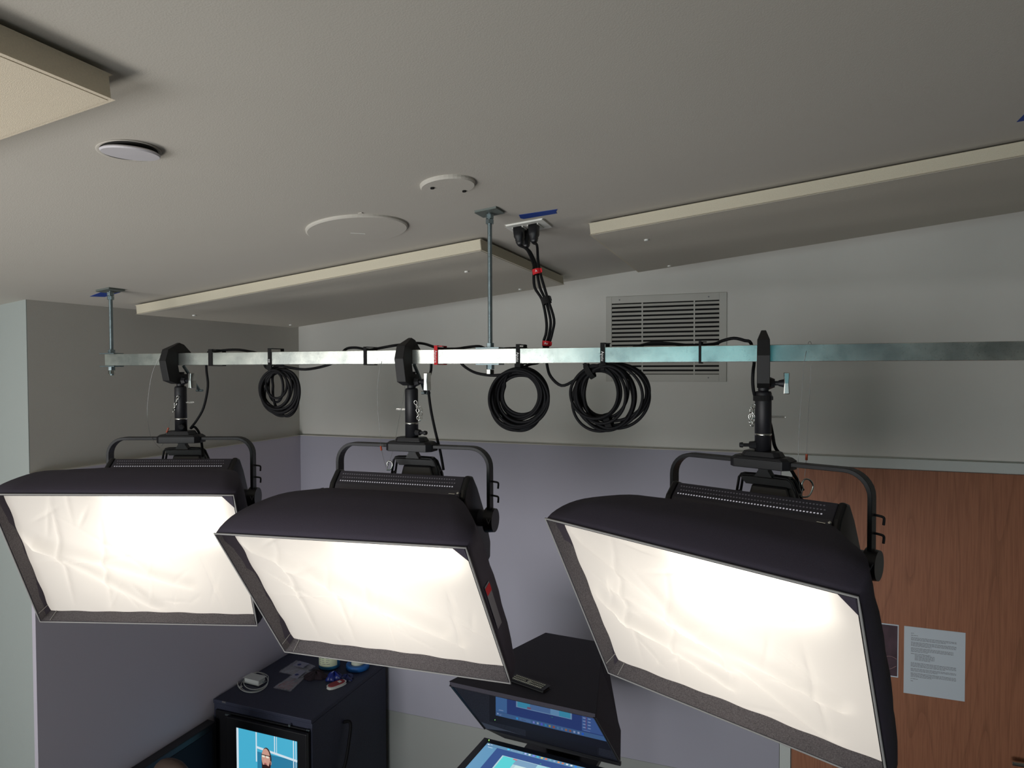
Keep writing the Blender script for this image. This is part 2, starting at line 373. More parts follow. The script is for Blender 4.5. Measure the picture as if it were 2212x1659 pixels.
# ------------------------------------------------------------------ air vent
vx0, vx1, vz0, vz1 = -.6985, -.1515, 2.55-.0643, 2.55+.336
e = empty('air_vent', ((vx0+vx1)/2, YB, vz0), 'white louvred air return grille high on the back wall', 'vent')
ix0, ix1, iz0, iz1 = vx0+.028, vx1-.032, vz0+.033, vz1-.033
y0 = YB-.007
fr = MB().box((vx0, y0, vz0), (ix0, YB, vz1)).box((ix1, y0, vz0), (vx1, YB, vz1)).box((ix0, y0, vz0), (ix1, YB, iz0)).box((ix0, y0, iz1), (ix1, YB, vz1))
child(fr, 'frame', VENTM, e, bevel=.0015)
child(MB().box((ix0, YB-.0012, iz0), (ix1, YB-.0004, iz1)), 'duct_shade', DARK, e)  # black sheet on the wall standing in for the shade inside the duct
N_ = 17; pitch = (iz1-iz0)/N_
for i in range(N_):
    z = iz0+pitch*(i+.5)-.001
    child(MB().slab([(ix0, YB-.0065, z-.0054), (ix1, YB-.0065, z-.0054), (ix1, YB-.0022, z+.0054), (ix0, YB-.0022, z+.0054)], (0, .0008, -.0006)), 'slat', VENTM, e)
for x in (-.527, -.292): child(MB().box((x-.003, YB-.0055, iz0), (x+.003, YB-.0014, iz1)), 'mullion', VENTM, e)
for (x, z) in ((vx0+.065, vz1-.017), (vx1-.078, vz1-.018), (vx1-.078, vz0+.018), (vx0+.065, vz0+.018)):
    child(MB().cyl((x, y0-.002, z), (x, y0+.001, z), .0032, n=12), 'screw', GREYINK, e)

# ------------------------------------------------------------------ papers on the door
def door_paper(x0, x1, z0, z1, label, cat, name):
    e = empty(name, ((x0+x1)/2, YB-.009, z0), label, cat)
    child(MB().box((x0, YB-.0095, z0), (x1, YB-.0083, z1)), 'sheet', PAPER, e)
    return e
px0, px1, pz0, pz1 = .5535, .7695, 2.55-1.35, 2.55-1.0705
e = door_paper(px0, px1, pz0, pz1, 'white sheet of typed paragraphs taped on the brown door', 'notice', 'typed_notice')
tx = MB(); z = pz1-.027
def words(x, xe, z):
    while x < xe:
        w_ = random.uniform(.004, .013); w_ = min(w_, xe-x); tx.box((x, YB-.0101, z), (x+w_, YB-.0095, z+.0016)); x += w_+.0016
for para in ((1, .02), (0, 0), (1, .07), (0, 0), (3, .16), (0, 0), (4, .16), (0, 0), (4, .15), (0, 0), (1, .08), (5, -.07), (0, 0), (0, 0), (4, .16), (0, 0), (3, .16), (0, 0), (4, .16), (0, 0), (1, .03), (0, 0), (1, .015)):
    n_, L_ = para
    if n_ == 0: z -= .0042; continue
    for k in range(n_):
        xs = px0+.025+(.014 if L_ < 0 else 0); words(xs, xs+abs(L_)*(1 if k < n_-1 else random.uniform(.3, .9)), z); z -= .0049
child(tx, 'printed_text', GREYINK, e)
qx0, qx1, qz0, qz1 = .40, .5335, 2.55-1.2905, 2.55-1.0695
e = door_paper(qx0, qx1, qz0, qz1, 'dark photo print with white border on the door, beside the typed sheet', 'photo print', 'photo_print')
child(MB().box((qx0+.004, YB-.0100, qz0+.005), (qx1-.004, YB-.0094, qz1-.005)), 'image', mat('print_dark', rgb(70, 48, 58), .5, noise=.4, scale=18), e)
ph = MB(); 
sk = lambda x, y: atY(x, y, YB-.0106)
ph.tube(spline([sk(1882, 1386), sk(1899, 1388), sk(1899, 1412), sk(1890, 1413)], 4), .0007, 5)
ph.tube(spline([sk(1937, 1424), sk(1925, 1418), sk(1912, 1419), sk(1908, 1428), sk(1914, 1441), sk(1922, 1445), sk(1936, 1439)], 6), .0007, 5)
ph.tube(spline([sk(1896, 1429), sk(1908, 1441), sk(1917, 1455)], 4), .0007, 5)
child(ph, 'line_drawing', mat('print_line', rgb(190, 150, 150), .5), e)

# ------------------------------------------------------------------ steel rail and hanging rods
YR, RZ, RH = 1.735, 2.55+.0335, .0205
rx0, rx1 = atY(226, 778, YR-RH).x, 1.6
rl = MB()
rl.box((rx0, YR-RH, RZ-RH), (rx1, YR-RH+.003, RZ+RH)).box((rx0, YR-RH+.003, RZ+RH-.003), (rx1, YR+RH, RZ+RH)).box((rx0, YR-RH+.003, RZ-RH), (rx1, YR+RH, RZ-RH+.003)).box((rx0, YR+RH-.003, RZ-RH+.003), (rx1, YR+RH, RZ+RH-.003))
tag(rl.build('ceiling_rail', GALV, bevel=.0025), 'long galvanized steel rail hung below the ceiling, carrying the lights', 'rail')
def rod(px, label):
    x = atY(px, 760, YR).x; top = ceil_z(x)
    e = empty('hanging_rod', (x, YR, RZ-.07), label, 'threaded rod', 'threaded rods holding the rail')
    t = MB().cyl((x, YR, RZ+RH+.003), (x, YR, top-.006), .0062, n=16)
    n_ = int((top-RZ-RH)/.0022)
    for k in range(n_): 
        z = RZ+RH+.005+k*.0022
        if z < top-.01: t.lathe((x, YR, z), [(.0062, 0), (.0068, .0006), (.0062, .0012)], 12)
    child(t, 'shaft', STEEL, e)
    P = [Vector((x+a, YR+b, ceil_z(x+a)-.0002)) for a, b in ((-.032, -.032), (.032, -.032), (.032, .032), (-.032, .032))]
    child(MB().slab(P, (0, 0, -.006)), 'ceiling_plate', mat('dull_zinc', rgb(112, 120, 116), .6, .5), e, bevel=.001)
    for k, z in enumerate((top-.022, top-.036)):
        child(MB().cyl((x, YR, z), (x, YR, z+.012), .0115, n=6, smooth=False, phase=.4+.5*k), 'nut', STEEL, e, bevel=.0008)
    child(MB().box((x-.036, YR-.0205, RZ+RH), (x+.034, YR+.0205, RZ+RH+.004)), 'upper_washer', STEEL, e, bevel=.0006)
    child(MB().box((x-.036, YR-.0205, RZ-RH-.004), (x+.034, YR+.0205, RZ-RH)), 'lower_washer', STEEL, e, bevel=.0006)
    child(MB().cyl((x, YR, RZ+RH+.004), (x, YR, RZ+RH+.016), .0115, n=6, smooth=False, phase=.2), 'nut', STEEL, e, bevel=.0008)
    child(MB().cyl((x, YR, RZ-RH-.016), (x, YR, RZ-RH-.004), .0115, n=6, smooth=False, phase=.5), 'nut', STEEL, e, bevel=.0008)
    child(MB().cyl((x, YR, RZ-RH-.029), (x, YR, RZ-RH-.017), .0120, n=6, smooth=False, phase=.1), 'nut', CHROME, e, bevel=.0008)
    child(MB().cyl((x, YR, RZ-RH-.034), (x, YR, RZ-RH-.029), .0062, n=12), 'rod_end', STEEL, e)
rod(241, 'left threaded rod holding the end of the steel rail')
rod(1059, 'threaded rod beside the cable bundle, holding the middle of the rail')

# ------------------------------------------------------------------ studio lights
Wy, Hd, W, H, D, zr, wb, zb, yf, yb, zbb = (.4975, .1984, .6776, .4763, .3366, -.0049, .1957, .1455, -.0368, .0055, -.1499)
LIP = .042
def clothmat():
    M = bpy.data.materials.new('diffusion_cloth'); M.use_nodes = True; nt = M.node_tree; N = nt.nodes; L = nt.links
    for n in list(N): N.remove(n)
    out = N.new('ShaderNodeOutputMaterial')
    tl = N.new('ShaderNodeBsdfTranslucent'); tl.inputs['Color'].default_value = (1.0, .955, .88, 1)
    rf = N.new('ShaderNodeBsdfRefraction'); rf.inputs['IOR'].default_value = 1.2; rf.inputs['Roughness'].default_value = .8; rf.inputs['Color'].default_value = (1, .97, .9, 1)
    df = N.new('ShaderNodeBsdfDiffuse'); df.inputs['Color'].default_value = (.8, .78, .74, 1)
    em = N.new('ShaderNodeEmission'); em.inputs['Color'].default_value = (1.0, .925, .82, 1); em.inputs['Strength'].default_value = CLOTH_EMIT
    tc = N.new('ShaderNodeTexCoord'); nz = N.new('ShaderNodeTexNoise'); nz.inputs['Scale'].default_value = 900; L.new(tc.outputs['Object'], nz.inputs['Vector'])
    bp = N.new('ShaderNodeBump'); bp.inputs['Strength'].default_value = .15; bp.inputs['Distance'].default_value = .001; L.new(nz.outputs['Fac'], bp.inputs['Height'])
    for s_ in (tl, df): L.new(bp.outputs['Normal'], s_.inputs['Normal'])
    m1 = N.new('ShaderNodeMixShader'); m1.inputs[0].default_value = .35; L.new(tl.outputs[0], m1.inputs[1]); L.new(rf.outputs[0], m1.inputs[2])
    m2 = N.new('ShaderNodeMixShader'); m2.inputs[0].default_value = .25; L.new(m1.outputs[0], m2.inputs[1]); L.new(df.outputs[0], m2.inputs[2])
    ad = N.new('ShaderNodeAddShader'); L.new(m2.outputs[0], ad.inputs[0]); L.new(em.outputs[0], ad.inputs[1])
    L.new(ad.outputs[0], out.inputs['Surface'])
    return M
CLOTH = clothmat()
LEDM = glow('led_face', (1.0, .95, .87, 1), LED_POWER)
HOLEG = glow('lit_slots', (.85, .83, .9, 1), .45)
HOLED = mat('vent_slots', rgb(150, 146, 160), .5)
LINING = mat('silver_lining', rgb(235, 232, 225), .5)

def catenary_loop(P, Q, sag, n):
    out = []
    for i in range(n+1):
        t = i/n; p = P.lerp(Q, t); p = p+Vector((0, 0, -sag*4*t*(1-t))); out.append(p)
    return out
def chain(mb, pts, L_=.013, wd=.0044, r=.0012):
    # links laid along a path
    pts = spline(pts, 6); acc = 0; last = pts[0]; pos = [pts[0]]
    for p in pts[1:]:
        acc += (p-last).length; last = p
        if acc >= L_*.82: pos.append(p); acc = 0
    for i in range(len(pos)-1):
        a, b = pos[i], pos[i+1]; t = (b-a).normalized(); s_ = t.cross(Vector((0, 1, 0))).normalized()
        if i % 2: s_ = (s_+Vector((0, -.8, 0))).normalized()
        c_ = (a+b)/2; h = (b-a).length*.5+.0012
        loop = [c_+t*h*math.cos(q)+s_*wd*math.sin(q)*(1.25 if math.cos(q) < 0 else .9) for q in [2*math.pi*k/10 for k in range(10)]]
        mb.tube(loop, r, 5, closed=True)

def studio_light(k, X, zt, a, t, dy, corners, label, knobside, nseed):
    rnd = random.Random(nseed)
    piv = Vector((X, YR+dy, 2.55+zt-Hd))
    Rz = Matrix.Rotation(a, 3, 'Z'); Rb = Rz @ Matrix.Rotation(t, 3, 'X')
    B = lambda x, y, z: piv+Rb @ Vector((x, y, z))
    Yk = lambda x, y, z: piv+Rz @ Vector((x, y, z))
    root = empty('studio_light', piv, label, 'studio light', 'softbox lights hanging from the rail')
    # --- yoke: flat bar bent round two corners
    path = []; R_ = .055; hw = Wy/2-.005; top = Hd
    def leg(sgn):
        pts = [(sgn*hw, 0), (sgn*hw, top-R_)]
        for i in range(1, 9):
            an = math.pi/2*i/8; pts.append((sgn*(hw-R_+R_*math.cos(an)), top-R_+R_*math.sin(an)))
        return pts
    lp = leg(-1)+[(0, top)]+leg(1)[::-1]
    yk = MB(); th, dp = .0048, .0155
    n = len(lp); vs = []
    for i, (px_, pz_) in enumerate(lp):
        q0 = Vector(lp[max(i-1, 0)]); q1 = Vector(lp[min(i+1, n-1)]); tt = (q1-q0).normalized(); nn = Vector((-tt.y, tt.x))
        for (o1, o2) in ((th, -dp), (th, dp), (-th, dp), (-th, -dp)):
            vs.append(Yk(px_+nn.x*o1, o2, pz_+nn.y*o1))
    fs = [(i*4+j, i*4+(j+1) % 4, (i+1)*4+(j+1) % 4, (i+1)*4+j) for i in range(n-1) for j in range(4)]+[(0, 1, 2, 3), ((n-1)*4+3, (n-1)*4+2, (n-1)*4+1, (n-1)*4)]
    yk.add(vs, fs)
    yoke = child(yk, 'yoke', BLACKM, root, bevel=.0012)
    # cable hooks on the right leg
    for hz in (.105, .065):
        h = MB().tube(spline([Yk(hw, .005, hz), Yk(hw+.012, .005, hz-.001), Yk(hw+.021, .006, hz-.003), Yk(hw+.023, .006, hz-.008), Yk(hw+.022, .006, hz-.020)], 4), .0028, 8)
        child(h, 'cable_hook', BLACKM, yoke)
    # mounting plate, two stepped blocks with cut corners
    def octa(hx, hy, z0_, z1_, c_, tp=0.0):
        o_ = [(-hx+c_, -hy), (hx-c_, -hy), (hx, -hy+c_), (hx, hy-c_), (hx-c_, hy), (-hx+c_, hy), (-hx, hy-c_), (-hx, -hy+c_)]
        i_ = [(x*(1-tp), y*(1-tp)) for x, y in o_]
        vs = [Yk(x, y, z0_) for x, y in o_]+[Yk(x, y, z1_) for x, y in i_]
        return MB().add(vs, [tuple(range(7, -1, -1)), tuple(range(8, 16))]+[(i, (i+1) % 8, (i+1) % 8+8, i+8) for i in range(8)])
    pl = octa(.074, .034, top-.014, top+.008, .014, 0.0)
    p2 = octa(.072, .033, top+.008, top+.014, .013, .12); pl.add(p2.v, p2.f)
    p3 = octa(.050, .026, top+.014, top+.026, .012, .15); pl.add(p3.v, p3.f)
    child(pl, 'mount_plate', BLACKM, root, bevel=.0015)
    # pole
    ztop = RZ-.092; zbot = piv.z+top+.024
    c0 = Vector((X, YR+dy, 0)); at = lambda z: Vector((c0.x, c0.y, z))
    po = MB().lathe(at(0), [(.0001, zbot), (.0192, zbot), (.0192, ztop-.005), (.0175, ztop), (.012, ztop+.001), (.012, ztop+.010), (.0001, ztop+.010)], 32)
    pole = child(po, 'pole', BLACKM, root)
    zb_ = zbot+.040
    child(MB().lathe(at(0), [(.0193, zb_), (.0199, zb_+.0005), (.0199, zb_+.0042), (.0193, zb_+.0047)], 32), 'silver_band', CHROME, pole)
    # lock bolt low on the pole
    sd = {1: Vector((.55, -.5, 0)), 2: Vector((.97, -.2, 0)), 3: Vector((-.97, -.25, 0))}[k].normalized()
    zl = zbot+.016
    bl = MB().cyl(at(zl)+sd*.018, at(zl)+sd*.032, .010, .0085, n=8, smooth=False).cyl(at(zl)+sd*.032, at(zl)+sd*.048, .0042, n=10).cyl(at(zl)+sd*.048, at(zl)+sd*.055, .0068, .0058, n=10)
    child(bl, 'lock_bolt', BLACKM, pole)
    # cotter pin through the pole and its chain
    zp = {1: ztop-.055, 2: ztop-.063, 3: ztop-.063}[k]
    vd = Vector((1, .15, 0)).normalized() if k != 2 else Vector((-1, -.1, 0)).normalized()
    pn = MB().tube([at(zp)+vd*.018, at(zp)+vd*.050, at(zp)+vd*.052+Vector((0, 0, .0015)), at(zp)+vd*.048+Vector((0, 0, .003)), at(zp)+vd*.018+Vector((0, 0, .003))], .0009, 6)
    child(pn, 'cotter_pin', CHROME, pole)
    cm = MB()
    if k == 1:
        P_ = [at(ztop-.032)+Vector((.010, -.019, 0)), at(ztop-.05)+Vector((.004, -.023, 0)), at(ztop-.072)+Vector((-.004, -.022, 0)), at(ztop-.086)+Vector((-.018, -.015, 0)), at(ztop-.070)+Vector((-.024, .0, 0)), at(ztop-.05)+Vector((-.030, .005, 0))]
    elif k == 2:
        P_ = [at(ztop-.036)+Vector((.018, -.012, 0)), at(ztop-.05)+Vector((.024, -.012, 0)), at(ztop-.07)+Vector((.026, -.01, 0)), at(ztop-.098)+Vector((.030, -.012, 0)), at(ztop-.075)+Vector((.033, -.005, 0)), at(ztop-.05)+Vector((.028, .0, 0))]
    else:
        P_ = [at(ztop-.032)+Vector((-.020, -.006, 0)), at(ztop-.05)+Vector((-.028, -.008, 0)), at(ztop-.086)+Vector((-.027, -.006, 0)), at(ztop-.070)+Vector((-.023, -.002, 0)), at(ztop-.045)+Vector((-.027, -.002, 0)), at(ztop-.036)+Vector((-.024, .0, 0))]
    chain(cm, P_); child(cm, 'retaining_chain', CHROME, pole)
    # --- clamp over the rail
    pr_ = [(-.060, .032), (-.0065, .056), (.011, .050), (.0387, .0235), (.0375, .0213), (-.0045, .0213), (-.0213, .0213), (-.0213, -.022), (-.0155, -.050), (.018, -.050), (.022, -.058), (.022, -.078), (.014, -.083), (-.026, -.083), (-.0587, -.072), (-.073, -.006)]
    cl = MB(); npf = len(pr_); vs = []
    for sgn in (-1, 1):
        for (y_, z_) in pr_:
            hw_ = .0145
            if z_ > .030: hw_ = .0145-(z_-.030)/.026*.009
            if y_ > .03: hw_ = .010
            vs.append(Vector((X+sgn*hw_, YR+y_, RZ+z_)))
    fs = [(i, (i+1) % npf, (i+1) % npf+npf, i+npf) for i in range(npf)]
    # fan caps by quads between outer spine and inner edge
    caps = [(0, 1, 5, 6), (1, 2, 5), (2, 3, 4, 5), (0, 6, 7, 15), (15, 7, 8, 14), (14, 8, 13), (8, 9, 12, 13), (9, 10, 11, 12)]
    fs += [tuple(reversed(c_)) for c_ in caps]+[tuple(i+npf for i in c_) for c_ in caps]
    cl.add(vs, fs)
    clamp = child(cl, 'rail_clamp', mat('clamp_black', rgb(9, 9, 11), .6), root, bevel=.002)
    stub = MB().cyl((X, YR, ztop+.002), (X, YR, RZ-.043), .0125, n=20); child(stub, 'spigot', BLACKM, clamp)
    # wing knob to the right
    zk = RZ-.072
    child(MB().cyl((X+.012, YR, zk), (X+.026, YR, zk), .016, .010, n=8, smooth=False).cyl((X+.026, YR, zk), (X+.036, YR, zk), .0055, n=10).cyl((X+.034, YR, zk), (X+.046, YR, zk), .007, .010, n=14), 'knob_shaft', BLACKM, clamp)
    wk = MB(); wl = []
    for s_, hw_ in ((-1, .0070), (1, .0055)):
        for (yy, zz) in ((-.012, -.026), (.012, -.026), (.013, 0), (.012, .026), (-.012, .026), (-.013, 0)):
            wl.append(Vector((X+.052+s_*.007-(abs(zz) < .01)*.0015*s_, YR+yy, zk+zz)))
    wk.add(wl, [(0, 1, 2, 5), (5, 2, 3, 4), (11, 8, 7, 6), (10, 9, 8, 11)]+[(i, i+6, (i+1) % 6+6, (i+1) % 6) for i in range(6)])
    child(wk, 'wing_knob', CHROME, clamp, bevel=.002)
    # tightening screw below and behind the rail
    s0, s1 = Vector((X+.004, YR+.010, RZ-RH-.002)), Vector((X+.008, YR+.074, RZ-.108))
    sc = MB().cyl(s0, s1, .0052, n=12); 
    d_ = (s1-s0).normalized(); sv = Vector((1, 0, 0))
    sc.cyl(s1-sv*.014, s1+sv*.014, .0042, n=10)
    child(sc, 'clamp_screw', STEEL, clamp)
    # --- rear bracket and power box under the mounting plate
    nk = MB(); zc = top-.014
    nk.add([Yk(x, y, z) for z, hx in ((zc, .012), (zc-.008, .012), (zc-.024, .022)) for x, y in ((-hx, .0), (hx, .0), (hx, .022), (-hx, .022))],
           [(0, 1, 5, 4), (1, 2, 6, 5), (2, 3, 7, 6), (3, 0, 4, 7), (4, 5, 9, 8), (5, 6, 10, 9), (6, 7, 11, 10), (7, 4, 8, 11), (0, 3, 2, 1), (8, 9, 10, 11)])
    child(nk, 'neck', BLACKM, root)
    hz0 = zc-.020
    br = MB(); hx = .068
    pth = [Yk(-hx-.010, .022, hz0-.085), Yk(-hx-.004, .022, hz0-.05), Yk(-hx+.002, .022, hz0-.012), Yk(-hx+.008, .022, hz0-.004), Yk(0, .022, hz0-.002), Yk(hx-.012, .022, hz0-.004), Yk(hx-.002, .022, hz0-.012), Yk(hx+.010, .022, hz0-.040), Yk(hx+.018, .022, hz0-.085)]
    for (o_, r_) in ((-.011, .0034), (.011, .0034)):
        br.tube([p+Rz @ Vector((0, o_, 0)) for p in pth], r_, 6)
    for i in (1, 3, 4, 5, 7):
        br.tube([pth[i]+Rz @ Vector((0, -.011, 0)), pth[i]+Rz @ Vector((0, .011, 0))], .0034, 6)
    tp = MB(); br.add([Yk(-hx+.004, .010, hz0-.008), Yk(hx-.006, .010, hz0-.008), Yk(hx-.006, .034, hz0-.008), Yk(-hx+.004, .034, hz0-.008), Yk(-hx+.020, .010, hz0-.026), Yk(hx+.002, .010, hz0-.026), Yk(hx+.002, .034, hz0-.026), Yk(-hx+.020, .034, hz0-.026)],
           [(0, 1, 2, 3), (7, 6, 5, 4), (0, 4, 5, 1), (1, 5, 6, 2), (2, 6, 7, 3), (3, 7, 4, 0)])
    child(br, 'rear_bracket', BLACKM, root)
    bx = MB()
    ring = []
    for (z_, x0_, x1_, y0_, y1_) in ((hz0-.024, -.030, .058, .002, .06), (hz0-.050, -.034, .070, -.006, .07), (hz0-.095, -.034, .080, -.004, .07)):
        ring += [Yk(x0_, y0_, z_), Yk(x1_, y0_, z_), Yk(x1_, y1_, z_), Yk(x0_, y1_, z_)]
    bx.add(ring, [(0, 1, 2, 3)]+[(r*4+j, r*4+4+j, r*4+4+(j+1) % 4, r*4+(j+1) % 4) for r in (0, 1) for j in range(4)]+[(11, 10, 9, 8)])
    child(bx, 'power_box', BLACKP, root, bevel=.005)
    # --- housing: extruded profile
    prof = [(-.058, -.150), (-.058, .118), (yf, .133), (yb, zb), (.024, .128), (.034, .080), (.040, -.02), (.030, -.120), (.004, -.158)]
    def ext(x0_, x1_, s_=1.0, of=0.0):
        m_ = MB(); n_ = len(prof); cy = -.01
        vs = [B(x_, (y_-cy)*s_+cy, z_*s_+of) for x_ in (x0_, x1_) for y_, z_ in prof]
        m_.add(vs, [tuple(range(n_)), tuple(range(2*n_-1, n_-1, -1))]+[(i, i+n_, (i+1) % n_+n_, (i+1) % n_) for i in range(n_)])
        return m_
    house = child(ext(-wb, wb), 'housing', HOUSE, root, bevel=.003)
    for s_ in (-1, 1):
        x0_, x1_ = (wb, wb+.017) if s_ > 0 else (-wb-.017, -wb)
        child(ext(x0_, x1_, 1.03), 'end_cap', BLACKP, house, bevel=.006)
    # perforations across the top face
    lit, dk = MB(), MB()
    nrm = Vector((0, -(zb-.133), (yb-yf))).normalized(); 
    for row, fy in enumerate((.24, .50, .76)):
        yy = yf+(yb-yf)*fy; zz = .133+(zb-.133)*fy
        for i in range(48):
            xx = -wb+.014+(2*wb-.030)*(i+(row % 2)*.5)/48.5
            tv = Vector((0, yb-yf, zb-.133)).normalized(); hx_, hy_ = .0019, .0016
            o_ = nrm*.0004
            q4 = [B(xx-hx_, yy-tv.y*hy_+o_.y, zz-tv.z*hy_+o_.z), B(xx+hx_, yy-tv.y*hy_+o_.y, zz-tv.z*hy_+o_.z), B(xx+hx_, yy+tv.y*hy_+o_.y, zz+tv.z*hy_+o_.z), B(xx-hx_, yy+tv.y*hy_+o_.y, zz+tv.z*hy_+o_.z)]
            (lit if row == 0 else dk).quad(*q4)
    child(lit, 'lit_vent_slots', HOLEG, house); child(dk, 'vent_slots', HOLED, house)
    # softbox clip and bright edge on the front chamfer
    child(MB().tube([B(wb-.030, -.050, .1315), B(wb-.012, -.050, .1305)], .0018, 6).lathe(B(wb-.004, -.047, .131), [(.0001, .005), (.0045, .003), (.005, 0)], 12), 'spring_clip', CHROME, house)
    # pivots and knobs
    for s_ in (-1, 1):
        kb = MB().cyl(Yk(s_*(wb+.014), 0, 0), Yk(s_*(wb+.040), 0, 0), .024, n=28)
        child(kb, 'pivot_hub', mat('hub_grey', rgb(70, 70, 78), .3), root, bevel=.002)
        kn = MB().cyl(Yk(s_*(hw-.010), 0, -.004), Yk(s_*(hw+.016), 0, -.004), .036, .033, n=32)
        kno = child(kn, 'tilt_knob', BLACKP, root, bevel=.004)
        if s_ > 0:
            text('letter_v', 'V', .022, GREYINK, kno, Yk(hw+.008, -.0355, -.002), Rz @ Vector((1, 0, 0)), Vector((0, 0, 1)))
        else:
            lv = MB().tube([Yk(-hw-.012, -.01, .0), Yk(-hw-.050, -.012, .012), Yk(-hw-.056, -.012, .060)], [.006, .006, .005], 8)
            child(lv, 'lock_lever', BLACKP, kno)
    # --- softbox shell
    cTL, cTR, cBR, cBL = corners
    def warp(u, v):   # u 0..1 left-right, v 0..1 bottom-top
        dx = (cBL[0]*(1-u)+cBR[0]*u)*(1-v)+(cTL[0]*(1-u)+cTR[0]*u)*v
        dz = (cBL[1]*(1-u)+cBR[1]*u)*(1-v)+(cTL[1]*(1-u)+cTR[1]*u)*v
        return dx, dz
    def rimP(x, z, y=-D, s=1.0):
        dx, dz = warp((x+W/2)/W, (z-zr+H/2)/H); return B(x+dx*s, y, z+dz*s)
    NS, NR = 16, 12
    per = []
    for i in range(NR): per.append((-1+2*i/NR, 1, 0))
    for i in range(NR): per.append((1, 1-2*i/NR, 1))
    for i in range(NR): per.append((1-2*i/NR, -1, 2))
    for i in range(NR): per.append((-1, -1+2*i/NR, 3))
    def ringpt(sv, u, v, side, inset=0.0):
        bl_ = math.sin(math.pi*min(1, sv))**.8
        hx_ = (.192+(W/2-.192)*sv**1.15)+.026*math.sin(math.pi*min(1, sv)**1.7)*(1 if u < 0 else 1.6); hz_ = (.128+(H/2-.128)*sv)+.040*bl_
        sg = (1-abs(u)**2) if side in (0, 2) else (1-abs(v)**2)
        pinch = -.010*bl_*sg
        x, z = u*(hx_-inset), v*(hz_-inset)
        if side in (0, 2): z += math.copysign(pinch, v)*1.0
        else: x += math.copysign(pinch, u)
        y = -.052+(-D+.052)*sv
        wob = .0016*math.sin(17*u+9*sv+k)*bl_+.0018*math.sin(11*v+14*sv+2*k)*bl_
        x += wob; z += zr*sv+wob
        dx, dz = warp(min(1, max(0, (x+W/2)/W)), min(1, max(0, (z-zr+H/2)/H)))
        return B(x+dx*sv, y, z+dz*sv)
    sh = MB(); n_ = len(per)
    vs = [ringpt(j/NS, *p) for j in range(NS+1) for p in per]
    sh.add(vs, [(j*n_+i, (j+1)*n_+i, (j+1)*n_+(i+1) % n_, j*n_+(i+1) % n_) for j in range(NS) for i in range(n_)], 0, True)
    shell = child(sh, 'softbox_shell', FABRIC, root)
    so = shell.modifiers.new('thickness', 'SOLIDIFY'); so.thickness = .0015; so.offset = -1
    # forward lip of loop fabric around the opening
    lp_ = MB(); rimc = [(u*(W/2-.001), zr+v*(H/2-.001)) for u, v, _ in per]; rimi = [(u*(W/2-.003), zr+v*(H/2-.003)) for u, v, _ in per]
    vs = [rimP(x, z, -D-.001) for x, z in rimi]+[rimP(x, z, -D+LIP+.004) for x, z in rimi]
    lp_.add(vs, [(i, (i+1) % n_, (i+1) % n_+n_, i+n_) for i in range(n_)], 0)
    lip = child(lp_, 'front_lip', LIPM, shell)
    lp2 = MB()
    hm = [rimP(u*(W/2+.0015), zr+v*(H/2+.0015), -D-.001) for u, v, _ in per]
    lp2.tube(hm, .0024, 6, closed=True); child(lp2, 'piping', PIPING if False else PIPING, shell)
    # corner gussets: top right, and seams in the bottom left corner
    g = MB()
    for (sx, sz, gx, gz) in ((1, 1, .034, .044),):
        a_ = rimP(sx*(W/2-.002), zr+sz*(H/2-.002), -D+.0005); b_ = rimP(sx*(W/2-gx), zr+sz*(H/2-.002), -D+.0005); c_ = rimP(sx*(W/2-.002), zr+sz*(H/2-gz), -D+.0005)
        g.slab([a_, b_, c_] if sx*sz > 0 else [a_, c_, b_], Rb @ Vector((0, .0012, 0)))
    child(g, 'corner_gusset', FABRIC, shell)
    sm = MB()
    for (ex, ez) in ((.030, .004), (.004, .032)):
        sm.tube([rimP(-W/2+ex, zr-H/2+ez, -D), rimP(-W/2+ex*.8+.002, zr-H/2+ez*.8+.002, -D+LIP)], .0011, 5)
    child(sm, 'corner_seam', PIPING, shell)
    # diffusion cloth with folds
    segs = [((.13, .05), (.20, .95), .0030), ((.30, .02), (.38, .75), .0030), ((.50, .0), (.56, .55), .0022), ((.83, .0), (.80, .55), .0025), ((0, .42), (.55, .46), .0026), ((.2, .8), (.62, .18), .0022), ((0.02, .65), (.28, .38), .002)]
    segs = [((a_[0]+rnd.uniform(-.02, .02), a_[1]), (b_[0]+rnd.uniform(-.03, .03), b_[1]+rnd.uniform(-.05, .05)), h_) for a_, b_, h_ in segs]
    long_ = [((rnd.uniform(0, .2), rnd.uniform(.3, .95)), (rnd.uniform(.5, .95), rnd.uniform(0, .3)), rnd.uniform(.004, .008)) for _ in range(4 if k == 3 else 2)]
    wr = [(rnd.uniform(.1, .9), rnd.uniform(0, 1), rnd.uniform(0, 3.1), rnd.uniform(.03, .10)) for _ in range(16)]
    def hgt(u, v):
        h = 0
        for (a_, b_, hh) in segs:
            d_ = Vector((b_[0]-a_[0], (b_[1]-a_[1])*.7)); p_ = Vector((u-a_[0], (v-a_[1])*.7)); tt = max(0, min(1, p_.dot(d_)/d_.length_squared))
            ds = (p_-d_*tt).length; h += hh*math.exp(-ds/.008)*math.sin(math.pi*min(1, max(0, tt*.9+.05)))
        for (a_, b_, hh) in long_:
            d_ = Vector((b_[0]-a_[0], (b_[1]-a_[1])*.7)); p_ = Vector((u-a_[0], (v-a_[1])*.7)); tt = max(0, min(1, p_.dot(d_)/d_.length_squared))
            ds = (p_-d_*tt).length; h += hh*math.exp(-(ds/.03)**2)
        for (cu, cv, an, ln) in wr:
            du, dv = u-cu, (v-cv)*.7; al = du*math.cos(an)+dv*math.sin(an); ac = -du*math.sin(an)+dv*math.cos(an)
            h += .0016*math.exp(-(al/ln)**2-(ac/.008)**2)
        edge = min(u, 1-u, v, 1-v)
